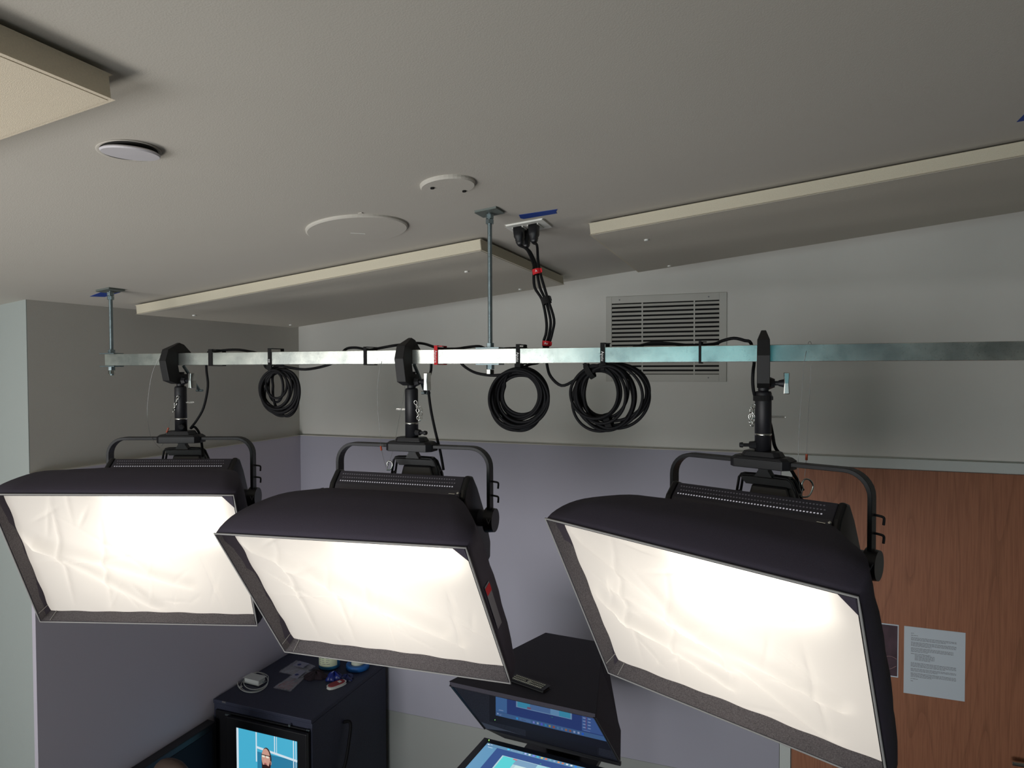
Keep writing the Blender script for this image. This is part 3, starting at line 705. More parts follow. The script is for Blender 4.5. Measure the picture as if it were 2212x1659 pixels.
        h = h*min(1, edge/.07)+(.0004*math.sin(38*u+3*math.sin(7*v))+.0004*math.sin(30*v+2*math.sin(9*u)))*math.exp(-edge/.05)
        return h
    def cloth(u, v):
        x = (u-.5)*(W-.008); z = zr+(v-.5)*(H-.008)
        sag = .003*math.sin(math.pi*u)*math.sin(math.pi*v)
        y = -D+LIP-hgt(u, v)*2.8+sag
        dx, dz = warp(u, v); return B(x+dx, y, z+dz)
    cg = MB().grid(cloth, 130, 92); child(cg, 'diffusion_cloth', CLOTH, shell)
    ld = MB().quad(B(-.18, -.060, -.11), B(.18, -.060, -.11), B(.18, -.060, .11), B(-.18, -.060, .11)); child(ld, 'led_panel', LEDM, house)
    if k == 2:
        tg = MB(); q = [ringpt(sv, 1, vv, 1) for sv, vv in ((.88, .40), (.88, -.20), (.95, -.20), (.95, .40))]
        o_ = Rb @ Vector((.0018, 0, 0)); tg.slab([p+o_ for p in q], o_*.2); tgo = child(tg, 'side_label', mat('label_grey', rgb(110, 108, 116), .6), shell)
        tr = MB(); q = [ringpt(sv, 1, vv, 1) for sv, vv in ((.88, .38), (.88, .28), (.95, .28), (.95, .38))]; o2 = Rb @ Vector((.0026, 0, 0)); tr.slab([p+o2 for p in q], o_*.2); child(tr, 'red_mark', REDV, tgo)
    return root, piv, B, Yk
LG = {}
LG[1] = studio_light(1, -1.8513, -.2348, .3541, .4067, 0.0, ((-.008, .002), (.005, -.003), (-.007, -.006), (.003, .012)), 'black softbox light hanging at the left end of the rail', 1, 11)
LG[2] = studio_light(2, -.9640, -.2268, .0388, .5496, 0.0, ((-.016, -.02), (-.001, .008), (.017, .003), (.006, -.01)), 'black softbox light in the middle, above the black equipment rack', 1, 22)
LG[3] = studio_light(3, .0016, -.2290, -.4192, .4714, 0.0, ((.004, .021), (.001, -.01), (-.008, 0), (.023, .015)), 'black softbox light in front of the wooden door, steeply turned', 1, 33)

# ------------------------------------------------------------------ safety wires
def wire(pts, label, sleeve=None):
    e = empty('safety_wire', pts[-1], label, 'safety cable', 'thin safety wires looped over the rail')
    child(MB().tube(spline(pts, 8), .0006, 5), 'wire', WIRE, e)
    if sleeve: child(MB().tube([sleeve[0], sleeve[1]], .0028, 8), 'sleeve', ORANGE, e)
yf_ = YR-RH-.002
wire([atY(358, 788, YR+.03), atY(357, 762, YR+.0), atY(345, 770, yf_), atY(328, 810, yf_), atY(319, 870, yf_), atY(319, 905, yf_), atY(325, 940, yf_-.02), atY(336, 958, yf_-.03), atY(346, 968, yf_-.02)], 'thin steel wire beside the left light pole')
wire([atY(370, 900, YR-.02), atY(365, 918, YR-.03), atY(360, 934, YR-.035), atY(352, 958, YR-.03), atY(349, 964, YR-.03)], 'short steel wire with orange sleeve at the left light mount', (atY(364, 924, YR-.031), atY(360, 934, YR-.034)))
wire([atY(876, 792, YR+.03), atY(858, 763, YR+.03), atY(838, 759, YR+.0), atY(823, 786, yf_), atY(816, 830, yf_), atY(816, 880, yf_), atY(821, 940, yf_), atY(823, 965, yf_-.01), atY(827, 985, yf_-.02), atY(834, 1010, yf_-.03)], 'thin steel wire with orange sleeve beside the middle light pole', (atY(822.5, 964, yf_-.01), atY(824, 973, yf_-.013)))
wire([atY(877, 800, YR+.02), atY(873, 850, YR+.0), atY(862, 905, YR-.01), atY(851, 965, YR-.03), atY(840, 1000, YR-.04), atY(835, 1016, YR-.04)], 'second thin wire crossing the pin of the middle light pole')
wire([atY(1752, 785, YR+.03), atY(1753, 745, YR+.02), atY(1747, 739, YR), atY(1741, 762, yf_), atY(1737, 785, yf_), atY(1731, 860, yf_), atY(1726, 930, yf_), atY(1724, 1010, yf_), atY(1727, 1045, yf_), atY(1733, 1072, yf_)], 'thin steel wire over the rail, right of the right-hand light pole')
wire([atY(1752, 790, YR+.02), atY(1749, 850, YR+.02), atY(1745, 910, YR+.01), atY(1742, 980, YR), atY(1741, 1000, YR), atY(1738, 1030, YR)], 'straight thin wire with orange sleeve in front of the door header', (atY(1742.5, 981, YR), atY(1742, 994, YR)))
# snap hooks hanging from the wires
def snap(c_, s_, label):
    e = empty('snap_hook', c_, label, 'snap hook', 'snap hooks on the safety wires')
    mbx = MB(); pts = [c_+rgt*a_*s_+Vector((0, 0, b_*s_)) for a_, b_ in ((-.4, -1), (.5, -.9), (1.0, .2), (.7, .9), (.1, 1.1), (-.3, .6), (-.2, 0))]
    mbx.tube(spline(pts, 5), .0022, 8); child(mbx, 'hook', CHROME, e)
    child(MB().tube([pts[0], pts[-1]], .0014, 6), 'gate', WIRE, e)
snap(atY(1738, 1055, yf_+.004), .020, 'bright snap hook behind the top of the right-hand light')
snap(atY(839, 1006, yf_-.02), .012, 'small snap hook above the top of the middle light')

# ------------------------------------------------------------------ power outlet in the ceiling
P4 = [atC(1092, 486), atC(1171, 471.5), atC(1205, 487), atC(1126, 503)]
e = empty('ceiling_outlet', (P4[0]+P4[2])/2, 'white double power outlet plate in the ceiling', 'outlet')
ax = (P4[1]-P4[0]).normalized(); ay = Vector((0, 1, 0)); ay = (ay-ax*ay.dot(ax)).normalized(); o0 = P4[0]; pw = (P4[1]-P4[0]).length
pp = lambda u, v, d=0: o0+ax*u+ay*v-nC*d
child(MB().slab([pp(0, 0), pp(pw, 0), pp(pw, .105), pp(0, .105)], -nC*.006), 'cover_plate', WHITEP, e, bevel=.003)
for uu in (pw*.26, pw*.68):
    child(MB().slab([pp(uu-.017, .022, .006), pp(uu+.017, .022, .006), pp(uu+.017, .093, .006), pp(uu-.017, .093, .006)], -nC*.004), 'socket', WHITEP, e, bevel=.001)

# ------------------------------------------------------------------ power cords
CR = .0041
def plug(mb, top_, dirv):
    d_ = Vector(dirv).normalized(); s_ = Vector((1, 0, .1)).normalized(); q_ = d_.cross(s_).normalized()
    rings = [(0, .0155, .0165), (.030, .0140, .0155), (.038, .0105, .012), (.040, .0120, .012), (.044, .0100, .010), (.046, .0110, .0105), (.056, .0060, .0060)]
    vs = []
    for l, a_, b_ in rings:
        for j in range(12):
            t = 2*math.pi*j/12; sx = math.copysign(abs(math.cos(t))**.35, math.cos(t)); sy = math.copysign(abs(math.sin(t))**.35, math.sin(t))
            vs.append(top_+d_*l+s_*a_*sx+q_*b_*sy)
    mb.add(vs, [tuple(range(11, -1, -1))]+[(i*12+j, i*12+(j+1) % 12, (i+1)*12+(j+1) % 12, (i+1)*12+j) for i in range(len(rings)-1) for j in range(12)]+[tuple(range(6*12, 7*12))], 0, True)
    return top_+d_*.056
def ellipse_loop(cx_, cy_, rx_, ry_, rot, ph, Y, n=30, wig=0, sd=0):
    out = []; rn = random.Random(sd); p1, p2 = rn.uniform(0, 6), rn.uniform(0, 6)
    for i in range(n):
        t = ph+2*math.pi*i/n
        k_ = 1+wig*(.5*math.sin(2*t+p1)+.5*math.sin(3*t+p2))
        x = rx_*k_*math.cos(t); y = ry_*k_*math.sin(t)
        X_ = cx_+x*math.cos(rot)-y*math.sin(rot); Y_ = cy_+x*math.sin(rot)+y*math.cos(rot)
        out.append((X_, Y_, Y+.010*math.sin(t+p1)))
    return out
def cord(name_pts, plug_top, plug_dir, label):
    """name_pts: list of world points"""
    e = empty('power_cord', plug_top, label, 'power cord', 'black power cords from the ceiling outlet to the lights')
    pm = MB(); endp = plug(pm, plug_top, plug_dir)
    child(MB().tube([endp-Vector(plug_dir).normalized()*.004]+spline([endp]+name_pts, 4), CR, 8), 'cable', RUBBER, e)
    child(pm, 'plug', BLACKP, e)
def loops(specs, Y, n=26, seed=0, wig=.03):
    out = []
    specs = [((l_+r_)/2, (t_+b_)/2, (r_-l_)/2, (b_-t_)/2, ((i*37) % 7-3)*.05) for i, (l_, r_, t_, b_) in enumerate(specs)]
    for i, (cx_, cy_, rx_, ry_, rot) in enumerate(specs):
        for (x, y, yy) in ellipse_loop(cx_, cy_, rx_, ry_, rot, -math.pi/2, Y+(i-len(specs)/2)*.0035, n, wig, seed+i): out.append((x, y, yy))
    # blend between successive loops near their start
    res = []
    for i, (cx_, cy_, rx_, ry_, rot) in enumerate(specs):
        seg = out[i*n:(i+1)*n]; nxt = out[(i+1)*n:(i+2)*n] if i+1 < len(specs) else None
        for j, p in enumerate(seg):
            if nxt is not None and j > n*.8:
                f = (j-n*.8)/(n*.2); q = nxt[0]; q = (nxt[j-n][0], nxt[j-n][1], nxt[j-n][2]) if False else nxt[j]
                p = tuple(a_*(1-f)+b_*f for a_, b_ in zip(p, q))
            res.append(atY(*p))
    return res
YH = YR-.006      # the coils hang under the rail
YBK = YR+RH+.008  # behind the rail
ZT = RZ+RH+CR     # on top of the rail
def topx(px, dz=0, y=YR+.012): p = atY(px, 760, y); return Vector((p.x, y, ZT+dz))
o3 = pp(pw*.68, .035, .008); o1 = pp(pw*.26, .035, .008); o2 = pp(pw*.34, .085, .008)
# bundle way points (down from the outlet to the rail)
bun = lambda dx, dyy: [atY(1160+dx, 586, 1.80+dyy), atY(1166+dx*1.6, 620, 1.79+dyy), atY(1178+dx, 648, 1.785+dyy), atY(1189+dx*1.3, 690, 1.78+dyy), atY(1187+dx, 718, 1.775+dyy), atY(1181+dx, 740, 1.77+dyy)]
# cord of the right-hand light
pts = [atY(1160, 530, 1.88), atY(1162, 560, 1.83)]+bun(6, .003)+[atY(1180, 762, YBK), atY(1182, 790, YBK-.008), atY(1190, 814, YR), atY(1213, 833, YH-.005), atY(1240, 822, YH), atY(1268, 800, YH)]
pts += loops([(1233,1335,790,905),(1245,1340,790,905),(1252,1352,795,915),(1258,1357,790,902),(1262,1370,792,925),(1250,1372,788,930),(1240,1388,786,925),(1247,1402,785,918),(1255,1396,788,910),(1262,1402,786,925),(1236,1366,795,932),(1258,1337,800,898)], YH, seed=40, wig=.025)
pts += [atY(1306, 786, YR+.01), atY(1330, 765, YBK), topx(1400, .004), topx(1440, .004), topx(1490, -.002), topx(1540, .0), topx(1560, .008), topx(1585, .014), topx(1608, .008), topx(1622, .001), atY(1629, 778, YBK), atY(1627, 800, YR-.012), atY(1626, 825, YR-.016), atY(1629, 850, YR-.006), atY(1640, 880, YR+.026), atY(1660, 905, YR+.026), atY(1668, 935, YR+.024), atY(1674, 965, YR+.03), atY(1688, 985, YR+.045), atY(1712, 1020, YR+.045), atY(1735, 1060, YR+.03)]
cord(pts, o3, (.05, -.1, -1), 'black cord coiled in the widest loop and running to the right-hand light')
# cord of the middle light
pts = [atY(1139, 540, 1.90), atY(1152, 570, 1.85)]+bun(-7, .006)+[atY(1176, 762, YBK+.004), atY(1165, 782, YBK), atY(1145, 787, YR+.012), atY(1130, 794, YH)]
pts += loops([(1057,1183,797,925),(1060,1176,800,915),(1064,1180,793,920),(1070,1170,802,905),(1075,1184,795,912),(1080,1166,806,899),(1087,1168,811,896),(1062,1172,797,932),(1073,1185,800,918),(1083,1174,808,904),(1068,1163,804,908),(1058,1178,805,929)], YH, seed=90, wig=.03)
pts += [atY(1104, 806, YH), atY(1068, 811, YH), atY(1030, 806, YR), atY(1005, 793, YBK), atY(985, 775, YBK), atY(955, 765, YBK), atY(934, 775, YBK), atY(931, 800, YBK+.004), atY(925, 830, YBK+.002), atY(930, 880, YBK), atY(940, 930, YBK), atY(951, 975, YBK-.005), atY(958, 1015, YBK-.02)]
cord(pts, o1, (.12, -.1, -1), 'black cord with the middle round coil, running to the middle light')
# cord of the left light
pts = [atY(1146, 545, 1.93), atY(1158, 572, 1.87)]+bun(0, .013)+[atY(1172, 764, YBK+.012), topx(1130, -.003, YBK+.012), topx(1060, -.004, YBK+.012), topx(1035, .004, YR+.014), topx(1010, .002, YR+.014), topx(985, -.002, YR+.014), topx(950, -.001, YR+.008), topx(938, .004), atY(918, 743, YR+.042), atY(900, 741, YR+.044), atY(880, 743, YR+.044), topx(850, .010), topx(820, .003), topx(800, -.001), topx(785, .002), topx(765, .006), topx(745, .0, YR+.018), atY(725, 780, YBK), atY(700, 791, YBK), atY(660, 798, YR), atY(625, 794, YH), atY(600, 790, YH)]
pts += loops([(560,625,800,880),(563,640,797,885),(566,645,797,890),(572,648,800,898),(575,620,803,860),(580,612,805,868),(568,630,798,880),(563,644,800,893),(590,646,800,899),(564,636,803,888)], YH, seed=140, wig=.035)
pts += [atY(576, 795, YH), atY(570, 785, YBK), atY(560, 765, YBK), topx(535, .0), topx(515, .005), topx(490, .005), topx(465, .001), topx(452, .002, YR+.018), atY(446, 775, YBK), atY(446, 800, YBK-.002), atY(449, 835, YBK-.004), atY(440, 880, YBK-.006), atY(425, 908, YBK-.01), atY(412, 925, YR+.02), atY(420, 922, YR+.03), atY(430, 935, YR+.035), atY(436, 960, YR+.035), atY(438, 985, YR+.01)]
cord(pts, o2, (.05, -.15, -1), 'black cord with the left narrow coil, running to the left light')

# ------------------------------------------------------------------ cable ties
def rail_tie(px, wid, M, label, txt=None, down=0, txt2=None):
    x = atY(px, 770, YR-RH).x; h = wid/2; t = .0022
    e = empty('cable_tie', (x, YR-RH, RZ-RH), label, 'cable tie', 'hook-and-loop ties around rail and cables')
    b = MB(); y0_, y1_ = YR-RH-.0006, YR+RH+.0006+.016; z0_, z1_ = RZ-RH-.0008-(down*.0), RZ+RH+.0006+.0085
    b.box((x-h, y0_-t, z0_-t), (x+h, y0_, z1_+t)).box((x-h, y0_, z1_), (x+h, y1_, z1_+t)).box((x-h, y1_, z0_-t), (x+h, y1_+t, z1_+t)).box((x-h, y0_, z0_-t), (x+h, y1_, z0_))
    o = child(b, 'strap', M, e, bevel=.0006)
    tl = MB().box((x+h, y0_+.004, z1_-.001), (x+h+.012, y0_+.016, z1_+t-.001)); child(tl, 'loose_end', M, e)
    if down:
        d = MB(); d.box((x-h*.85, y0_-t-.001, RZ-RH-down), (x+h*.85, y0_-t+.001, RZ-RH+.004)).box((x-h*1.5, y0_-t-.003, RZ-RH-.013), (x+h*1.5, y0_-t+.002, RZ-RH-.001)).box((x-h*.85, y0_-t, RZ-RH-down), (x+h*.85, YR+.012, RZ-RH-down+.002)).box((x-h*.85, YR+.012, RZ-RH-down), (x+h*.85, YR+.014, RZ-RH-.003))
        child(d, 'coil_strap', M, e, bevel=.0006)
    if txt: text('printed_word', txt, .0105, WHITEINK, e, (x, y0_-t-.0005, RZ+txt_off(down)), (0, 0, -1), (1, 0, 0))
    return e
def txt_off(down): return -.008 if down else 0.0
rail_tie(455, .016, VELCRO, 'black hook-and-loop tie on the rail, right of the left clamp')
rail_tie(583, .013, VELCRO, 'black tie holding the left narrow coil to the rail', 'oo', .018)
rail_tie(789, .010, VELCRO, 'plain black tie on the rail between left coil and middle clamp')
rail_tie(942, .011, REDV, 'red printed tie round the rail beside the middle clamp', 'Aputure')
rail_tie(1119, .011, VELCRO, 'black printed tie holding the middle round coil to the rail', 'Aputure', .026)
rail_tie(1302, .012, VELCRO, 'black printed tie holding the widest coil to the rail', 'Aputure', .020)
rail_tie(1512, .006, VELCRO, 'thin dark tie on the rail in front of the vent')
def wrap_tie(px, py, Y, rad, hgt_, axis_px, M, label, txt=None, ell=1.0):
    c_ = atY(px, py, Y); a_ = (atY(px+axis_px[0], py+axis_px[1], Y)-c_).normalized()
    e = empty('cable_tie', c_, label, 'cable tie', 'hook-and-loop ties around rail and cables')
    p_ = Vector((0, 1, 0)); q_ = a_.cross(p_).normalized(); b = MB(); n = 18; vs = []
    for (r_, l) in ((rad-.001, -hgt_/2), (rad+.0012, -hgt_/2), (rad+.0012, hgt_/2), (rad-.001, hgt_/2)):
        for j in range(n):
            t = 2*math.pi*j/n; vs.append(c_+a_*l+(q_*math.cos(t)*ell+p_*math.sin(t))*r_)
    b.add(vs, [(i*n+j, i*n+(j+1) % n, ((i+1) % 4)*n+(j+1) % n, ((i+1) % 4)*n+j) for i in range(4) for j in range(n)])
    child(b, 'strap', M, e)
    child(MB().slab([c_+q_*rad*ell+a_*hgt_*.4-p_*rad*.4, c_+q_*(rad*ell+.005)+a_*hgt_*.3-p_*rad*.5, c_+q_*(rad*ell+.005)-a_*hgt_*.35-p_*rad*.5, c_+q_*rad*ell-a_*hgt_*.4-p_*rad*.4], p_*.002), 'loose_end', M, e)
    if txt: text('printed_mark', txt, .009, WHITEINK, e, c_-p_*(rad+.0018)+q_*.002, q_ if q_.x > 0 else -q_, a_ if a_.z > 0 else -a_)
wrap_tie(1160, 587, 1.802, .0118, .015, (2, 10), REDV, 'upper red tie round the cable bundle below the outlet', 'A')
wrap_tie(1181, 742, 1.772, .0112, .014, (-1, 10), REDV, 'lower red tie round the cable bundle just above the rail', 'Au')
wrap_tie(1180, 649, 1.788, .0120, .020, (3, 10), VELCRO, 'wide black tie round the middle of the hanging cable bundle')
wrap_tie(1274, 802, YH, .021, .014, (10, -6), VELCRO, 'black printed tie on the upper left of the widest coil', 'Aputure'[:0] or None, .95)
wrap_tie(1315, 912, YH, .021, .016, (10, -3), VELCRO, 'black tie round the bottom of the widest coil', None, .95)
e3 = wrap_tie(1646.5, 860, YR, .0198, .013, (0, 10), VELCRO, 'black tie around the top of the right-hand light pole')

# ------------------------------------------------------------------ equipment rack with monitor
kx0, kx1, ky0, ky1, kz = XL+T+.006, -1.884, 2.462, 3.09, 2.55-1.5726
rk = empty('equipment_rack', ((kx0+kx1)/2, (ky0+ky1)/2, 0), 'tall black equipment rack in the corner of the room', 'rack')
child(MB().box((kx0, ky0, .04), (kx1, ky1, kz-.02)), 'body', RACKM, rk, bevel=.004)
child(MB().box((kx0, ky0-.006, kz-.02), (kx1+.0, ky1, kz)), 'top_panel', RACKM, rk, bevel=.004)
child(MB().box((kx0+.02, ky0-.012, .08), (kx1-.01, ky0, kz-.045)), 'front_panel', BLACKP, rk, bevel=.002)
for (x, y) in ((kx0+.05, ky0+.05), (kx1-.05, ky0+.05), (kx0+.05, ky1-.05), (kx1-.05, ky1-.05)): child(MB().cyl((x, y, 0), (x, y, .04), .025), 'caster', BLACKP, rk)
p = atY(483.5, 1517, ky0-.007); child(MB().box(p-Vector((.010, .001, .003)), p+Vector((.012, .001, .004))), 'latch', CHROME, rk)
p = atY(493, 1545, ky0-.013); child(MB().box(p-Vector((.018, .001, .004)), p+Vector((.018, .001, .005))), 'maker_plate', STEEL, rk)
p = atY(626, 1567, ky0-.013); child(MB().cyl(p, p+Vector((0, -.004, 0)), .006, n=12), 'lock', STEEL, rk)
for dx in (0, .009):
    p = atY(664, 1577, ky0-.013)+Vector((dx, 0, 0)); child(MB().cyl(p, p+Vector((0, -.003, 0)), .003, n=8), 'screw', STEEL, rk)
hx_ = kx1+.001
child(MB().tube(spline([(hx_, 2.70, kz-.13), (hx_+.025, 2.72, kz-.14), (hx_+.03, 2.70, kz-.22), (hx_+.03, 2.66, kz-.32), (hx_, 2.64, kz-.36)], 6), .008, 8), 'side_handle', RUBBER, rk)
# portrait preview monitor on the rack front
my = ky0-.040
a_, b_ = atY(487, 1554, my), atY(661, 1587, my)
mx0, mx1, mz1 = a_.x, b_.x, (a_.z+b_.z)/2+.006; mz0 = mz1-.60
mo = empty('preview_monitor', ((mx0+mx1)/2, my, mz0), 'portrait monitor on the rack front, showing a bearded man', 'monitor')
child(MB().box((mx0, my, mz0), (mx1, my+.019, mz1)), 'bezel', BLACKP, mo, bevel=.003)
s0, s1 = atY(511, 1574, my), atY(642, 1599, my); sx0, sx1, sz1 = s0.x, s1.x, (s0.z+s1.z)/2; sz0 = mz0+.045
SW, SH_ = sx1-sx0, sz1-sz0
class Img:
    def __init__(s): s.mb = MB(); s.mats = []; s.lv = 0
    def m(s, M):
        if M not in s.mats: s.mats.append(M)
        return s.mats.index(M)
def scr(u, v, l): return Vector((sx0+u*SW, my-.0008-.0003*l, sz1-v*SW))
im = Img()
def q_(u0_, v0_, u1_, v1_, col, l, sk=0.0):
    M = glow('pix_%d_%d_%d' % col, rgb(*col), 1.0); im.mb.quad(scr(u0_, v1_, l), scr(u1_, v1_+sk, l), scr(u1_, v0_+sk, l), scr(u0_, v0_, l), im.m(M))
def poly(pts, col, l):
    M = glow('pix_%d_%d_%d' % col, rgb(*col), 1.0); im.mb.add([scr(u, v, l) for u, v in pts], [tuple(range(len(pts)-1, -1, -1))], im.m(M))
def ell(cu, cv, ru, rv, col, l, a0=0, a1=360):
    poly([(cu+ru*math.cos(math.radians(a0+(a1-a0)*i/28)), cv+rv*math.sin(math.radians(a0+(a1-a0)*i/28))) for i in range(28 if a1-a0 == 360 else 29)], col, l)
q_(0, 0, 1, SH_/SW, (70, 172, 205), 0)
q_(.35, .26, 1, .60, (40, 120, 156), 1); q_(.02, .86, .4, SH_/SW, (38, 100, 135), 1); q_(.35, .6, 1, SH_/SW, (48, 140, 178), 1)
for (a0_, b0_, c0_, d0_) in ((0, 0, .035, 1.9), (.325, 0, .345, .40), (.63, 0, .645, .22), (.665, 0, .675, .22), (.935, 0, .95, 1.9), (.975, 0, .985, 1.9)): q_(a0_, b0_, c0_, d0_, (206, 222, 232), 2)
q_(.33, .185, 1, .215, (206, 222, 232), 3, .06); q_(0, .77, .36, .81, (206, 222, 232), 3, .02)
poly([(.30, .55), (.33, .5), (.70, .53), (.74, .58), (.74, .8), (.30, .8)], (214, 224, 232), 3)
poly([(.31, .56), (.34, .52), (.69, .55), (.725, .59), (.725, .8), (.31, .8)], (34, 44, 66), 4)
poly([(.22, 1.9), (.20, 1.05), (.24, .80), (.30, .66), (.40, .60), (.62, .60), (.70, .68), (.76, .82), (.82, 1.05), (.80, 1.9)], (112, 148, 206), 5)
poly([(.42, .60), (.44, .50), (.58, .50), (.62, .62), (.52, .68)], (176, 128, 116), 6)
ell(.505, .33, .082, .155, (52, 36, 34), 6); ell(.495, .32, .070, .13, (196, 150, 134), 7); ell(.572, .37, .014, .03, (186, 130, 116), 7)
poly([(.425, .36), (.44, .42), (.49, .40), (.54, .42), (.572, .34), (.572, .44), (.55, .52), (.50, .565), (.455, .53), (.43, .46)], (46, 26, 26), 8)
ell(.488, .395, .022, .012, (160, 92, 90), 9); ell(.48, .355, .014, .02, (206, 152, 138), 9)
q_(.425, .275, .565, .288, (40, 28, 28), 9); q_(.435, .285, .480, .312, (228, 222, 206), 9); q_(.498, .285, .545, .312, (228, 222, 206), 9)
poly([(.27, 1.9), (.265, .93), (.64, 1.0), (.66, 1.9)], (52, 36, 58), 8)
child(im.mb, 'screen', im.mats, mo)

# things on the rack
ZK = kz
K = lambda x, y, d=0: atZ(x, y, ZK+d)
def box_rot(mb, c_, ux, hx_, hy_, h_, z0_):
    uy = Vector((-ux.y, ux.x, 0)); P = [c_+ux*a_*hx_+uy*b_*hy_ for a_, b_ in ((-1, -1), (1, -1), (1, 1), (-1, 1))]
    P = [Vector((p.x, p.y, z0_)) for p in P]; return mb.slab(P, (0, 0, h_))
WHITEB = mat('charger_white', rgb(205, 208, 205), .35)
cp = K(544, 1478); e = empty('laptop_charger', cp, 'white laptop charger brick with its coiled cable on the rack', 'charger')
ux = (K(563, 1486)-K(526, 1477)); ux.z = 0; wl_ = ux.length; ux.normalize()
child(box_rot(MB(), cp+Vector((-ux.y, ux.x, 0))*.02, ux, wl_*.42, .024, .025, ZK+.0035), 'brick', WHITEB, e, bevel=.005)
for k_ in (-1, 1):
    b_ = cp+Vector((-ux.y, ux.x, 0))*(.02+k_*.006)+ux*(wl_/2); child(MB().box((b_.x, b_.y-.001, ZK+.012), (b_.x+.012, b_.y+.001, ZK+.018)), 'prong', STEEL, e)
lps = []
for i, (cx_, cy_, rx_, ry_, rt) in enumerate(((548, 1473, 35, 21, -.15), (550, 1476, 30, 17, -.25), (546, 1474, 33, 22, -.1), (553, 1471, 27, 18, -.2))):
    for j in range(18):
        t = 2*math.pi*j/18; x = cx_+rx_*math.cos(t)*math.cos(rt)-ry_*math.sin(t)*math.sin(rt); y = cy_+rx_*math.cos(t)*math.sin(rt)+ry_*math.sin(t)*math.cos(rt)
        lps.append(K(x, y, .0018+.0012*i))
lps = [K(521, 1487, .0035)]+lps[9:]
child(MB().tube(spline(lps, 3), .0017, 6), 'cable', WHITEB, e); pq = K(520, 1484, .004); child(MB().box(pq-Vector((.004, .008, .002)), pq+Vector((.004, .008, .003))), 'connector', WHITEB, e)
def plastic():
    M = bpy.data.materials.new('clear_bag'); M.use_nodes = True; nt = M.node_tree; b = nt.nodes['Principled BSDF']
    b.inputs['Base Color'].default_value = rgb(190, 190, 200); b.inputs['Roughness'].default_value = .25; b.inputs['Alpha'].default_value = .42
    return M
BAG = plastic()
def bag(pts, label, red=True, extra=()):
    P = [K(*p) for p in pts]; c_ = sum(P, Vector())/4; e = empty('plastic_bag', c_, label, 'plastic bag', 'clear plastic bags on the rack')
    rn = random.Random(len(label))
    def f(u, v): p = (P[0]*(1-u)+P[1]*u)*(1-v)+(P[3]*(1-u)+P[2]*u)*v; return p+Vector((0, 0, .004+.012*math.sin(math.pi*u)*math.sin(math.pi*v)+rn.uniform(0, .003)))
    def g(u, v): p = (P[0]*(1-u)+P[1]*u)*(1-v)+(P[3]*(1-u)+P[2]*u)*v; return p+Vector((0, 0, .0008))
    child(MB().grid(f, 14, 10, smooth=False).grid(g, 1, 1), 'film', BAG, e)
    if red:
        def r_(u, v): u = .05+u*.55; v = .12+.76*v; p = (P[0]*(1-u)+P[1]*u)*(1-v)+(P[3]*(1-u)+P[2]*u)*v; return p+Vector((0, 0, .003+.006*math.sin(9*u)*math.sin(7*v)**2))
        child(MB().grid(r_, 8, 8, smooth=False), 'red_contents', mat('dull_red', rgb(128, 50, 52), .6), e)
    L_ = MB()
    u0_, v0_ = (.62, .35); p0 = lambda u, v: (P[0]*(1-u)+P[1]*u)*(1-v)+(P[3]*(1-u)+P[2]*u)*v+Vector((0, 0, .018))
    L_.slab([p0(.45, .3), p0(.85, .3), p0(.85, .8), p0(.45, .8)], (0, 0, .0008)); child(L_, 'printed_label', mat('bag_label', rgb(150, 150, 168), .6), e)
    D_ = MB(); 
    cc_ = p0(.60, .5)+Vector((0, 0, .0012)); D_.cyl(cc_, cc_+Vector((0, 0, .0006)), .010, n=16); child(D_, 'blue_dot', mat('dot_blue', rgb(38, 52, 110), .6), e)
bag([(590, 1487), (650, 1447), (673, 1452), (627, 1495)], 'clear bag with red contents lying beside the white charger')
bag([(602, 1453), (640, 1428), (682, 1440), (648, 1463)], 'clear bag behind the one with red contents, near the wipes tub', False)
# wipes tub
tc_ = K(712, 1440); tc_.z = ZK
e = empty('wipes_tub', tc_, 'blue and pale green wipes tub at the back of the rack top', 'tub')
TUBB = mat('tub_blue', rgb(60, 140, 190), .4)
child(MB().lathe(tc_, [(.0001, .001), (.050, .001), (.054, .006), (.054, .150), (.050, .155)], 36), 'body', TUBB, e)
child(MB().lathe(tc_, [(.052, .155), (.053, .175), (.040, .182), (.0001, .183)], 36), 'lid', TUBB, e)
lb = MB(); n = 28; vs = []
for z_ in (.022, .140):
    for j in range(n+1):
        t = math.radians(-150+120*j/n+20); vs.append(tc_+Vector((math.cos(t)*.0552, math.sin(t)*.0552, z_)))
lb.add(vs, [(j, j+1, j+n+2, j+n+1) for j in range(n)], 0, True); lbo = child(lb, 'paper_label', mat('label_pale', rgb(214, 222, 190), .6), e)
ln = MB()
for r_ in range(8):
    z_ = .035+r_*.010
    for s_ in range(3):
        a0_ = math.radians(-122+s_*26+random.uniform(-4, 4)); a1_ = a0_+math.radians(random.uniform(12, 20))
        ln.add([tc_+Vector((math.cos(t)*.0556, math.sin(t)*.0556, z_+dz)) for dz in (0, .0022) for t in (a0_, (a0_+a1_)/2, a1_)], [(0, 1, 4, 3), (1, 2, 5, 4)])
child(ln, 'label_print', GREYINK, lbo)
# tape rolls
rc = K(781, 1437); rc.z = ZK; rc.x = min(rc.x, kx1-.065); rc.y = min(rc.y-.035, ky1-.064)
tag(MB().lathe(rc, [(.036, .001), (.058, .001), (.060, .003), (.060, .024), (.058, .026), (.036, .026), (.036, .001)], 40).build('tape_roll', mat('roll_blue', rgb(40, 112, 190), .5)), 'blue tape roll lying flat on the rack top', 'tape roll')
tag(MB().lathe(rc, [(.022, .001), (.033, .001), (.033, .055), (.022, .055), (.022, .001)], 32).build('tape_roll', mat('roll_white', rgb(205, 208, 190), .6)), 'narrow off-white tape roll standing inside the blue roll', 'tape roll')
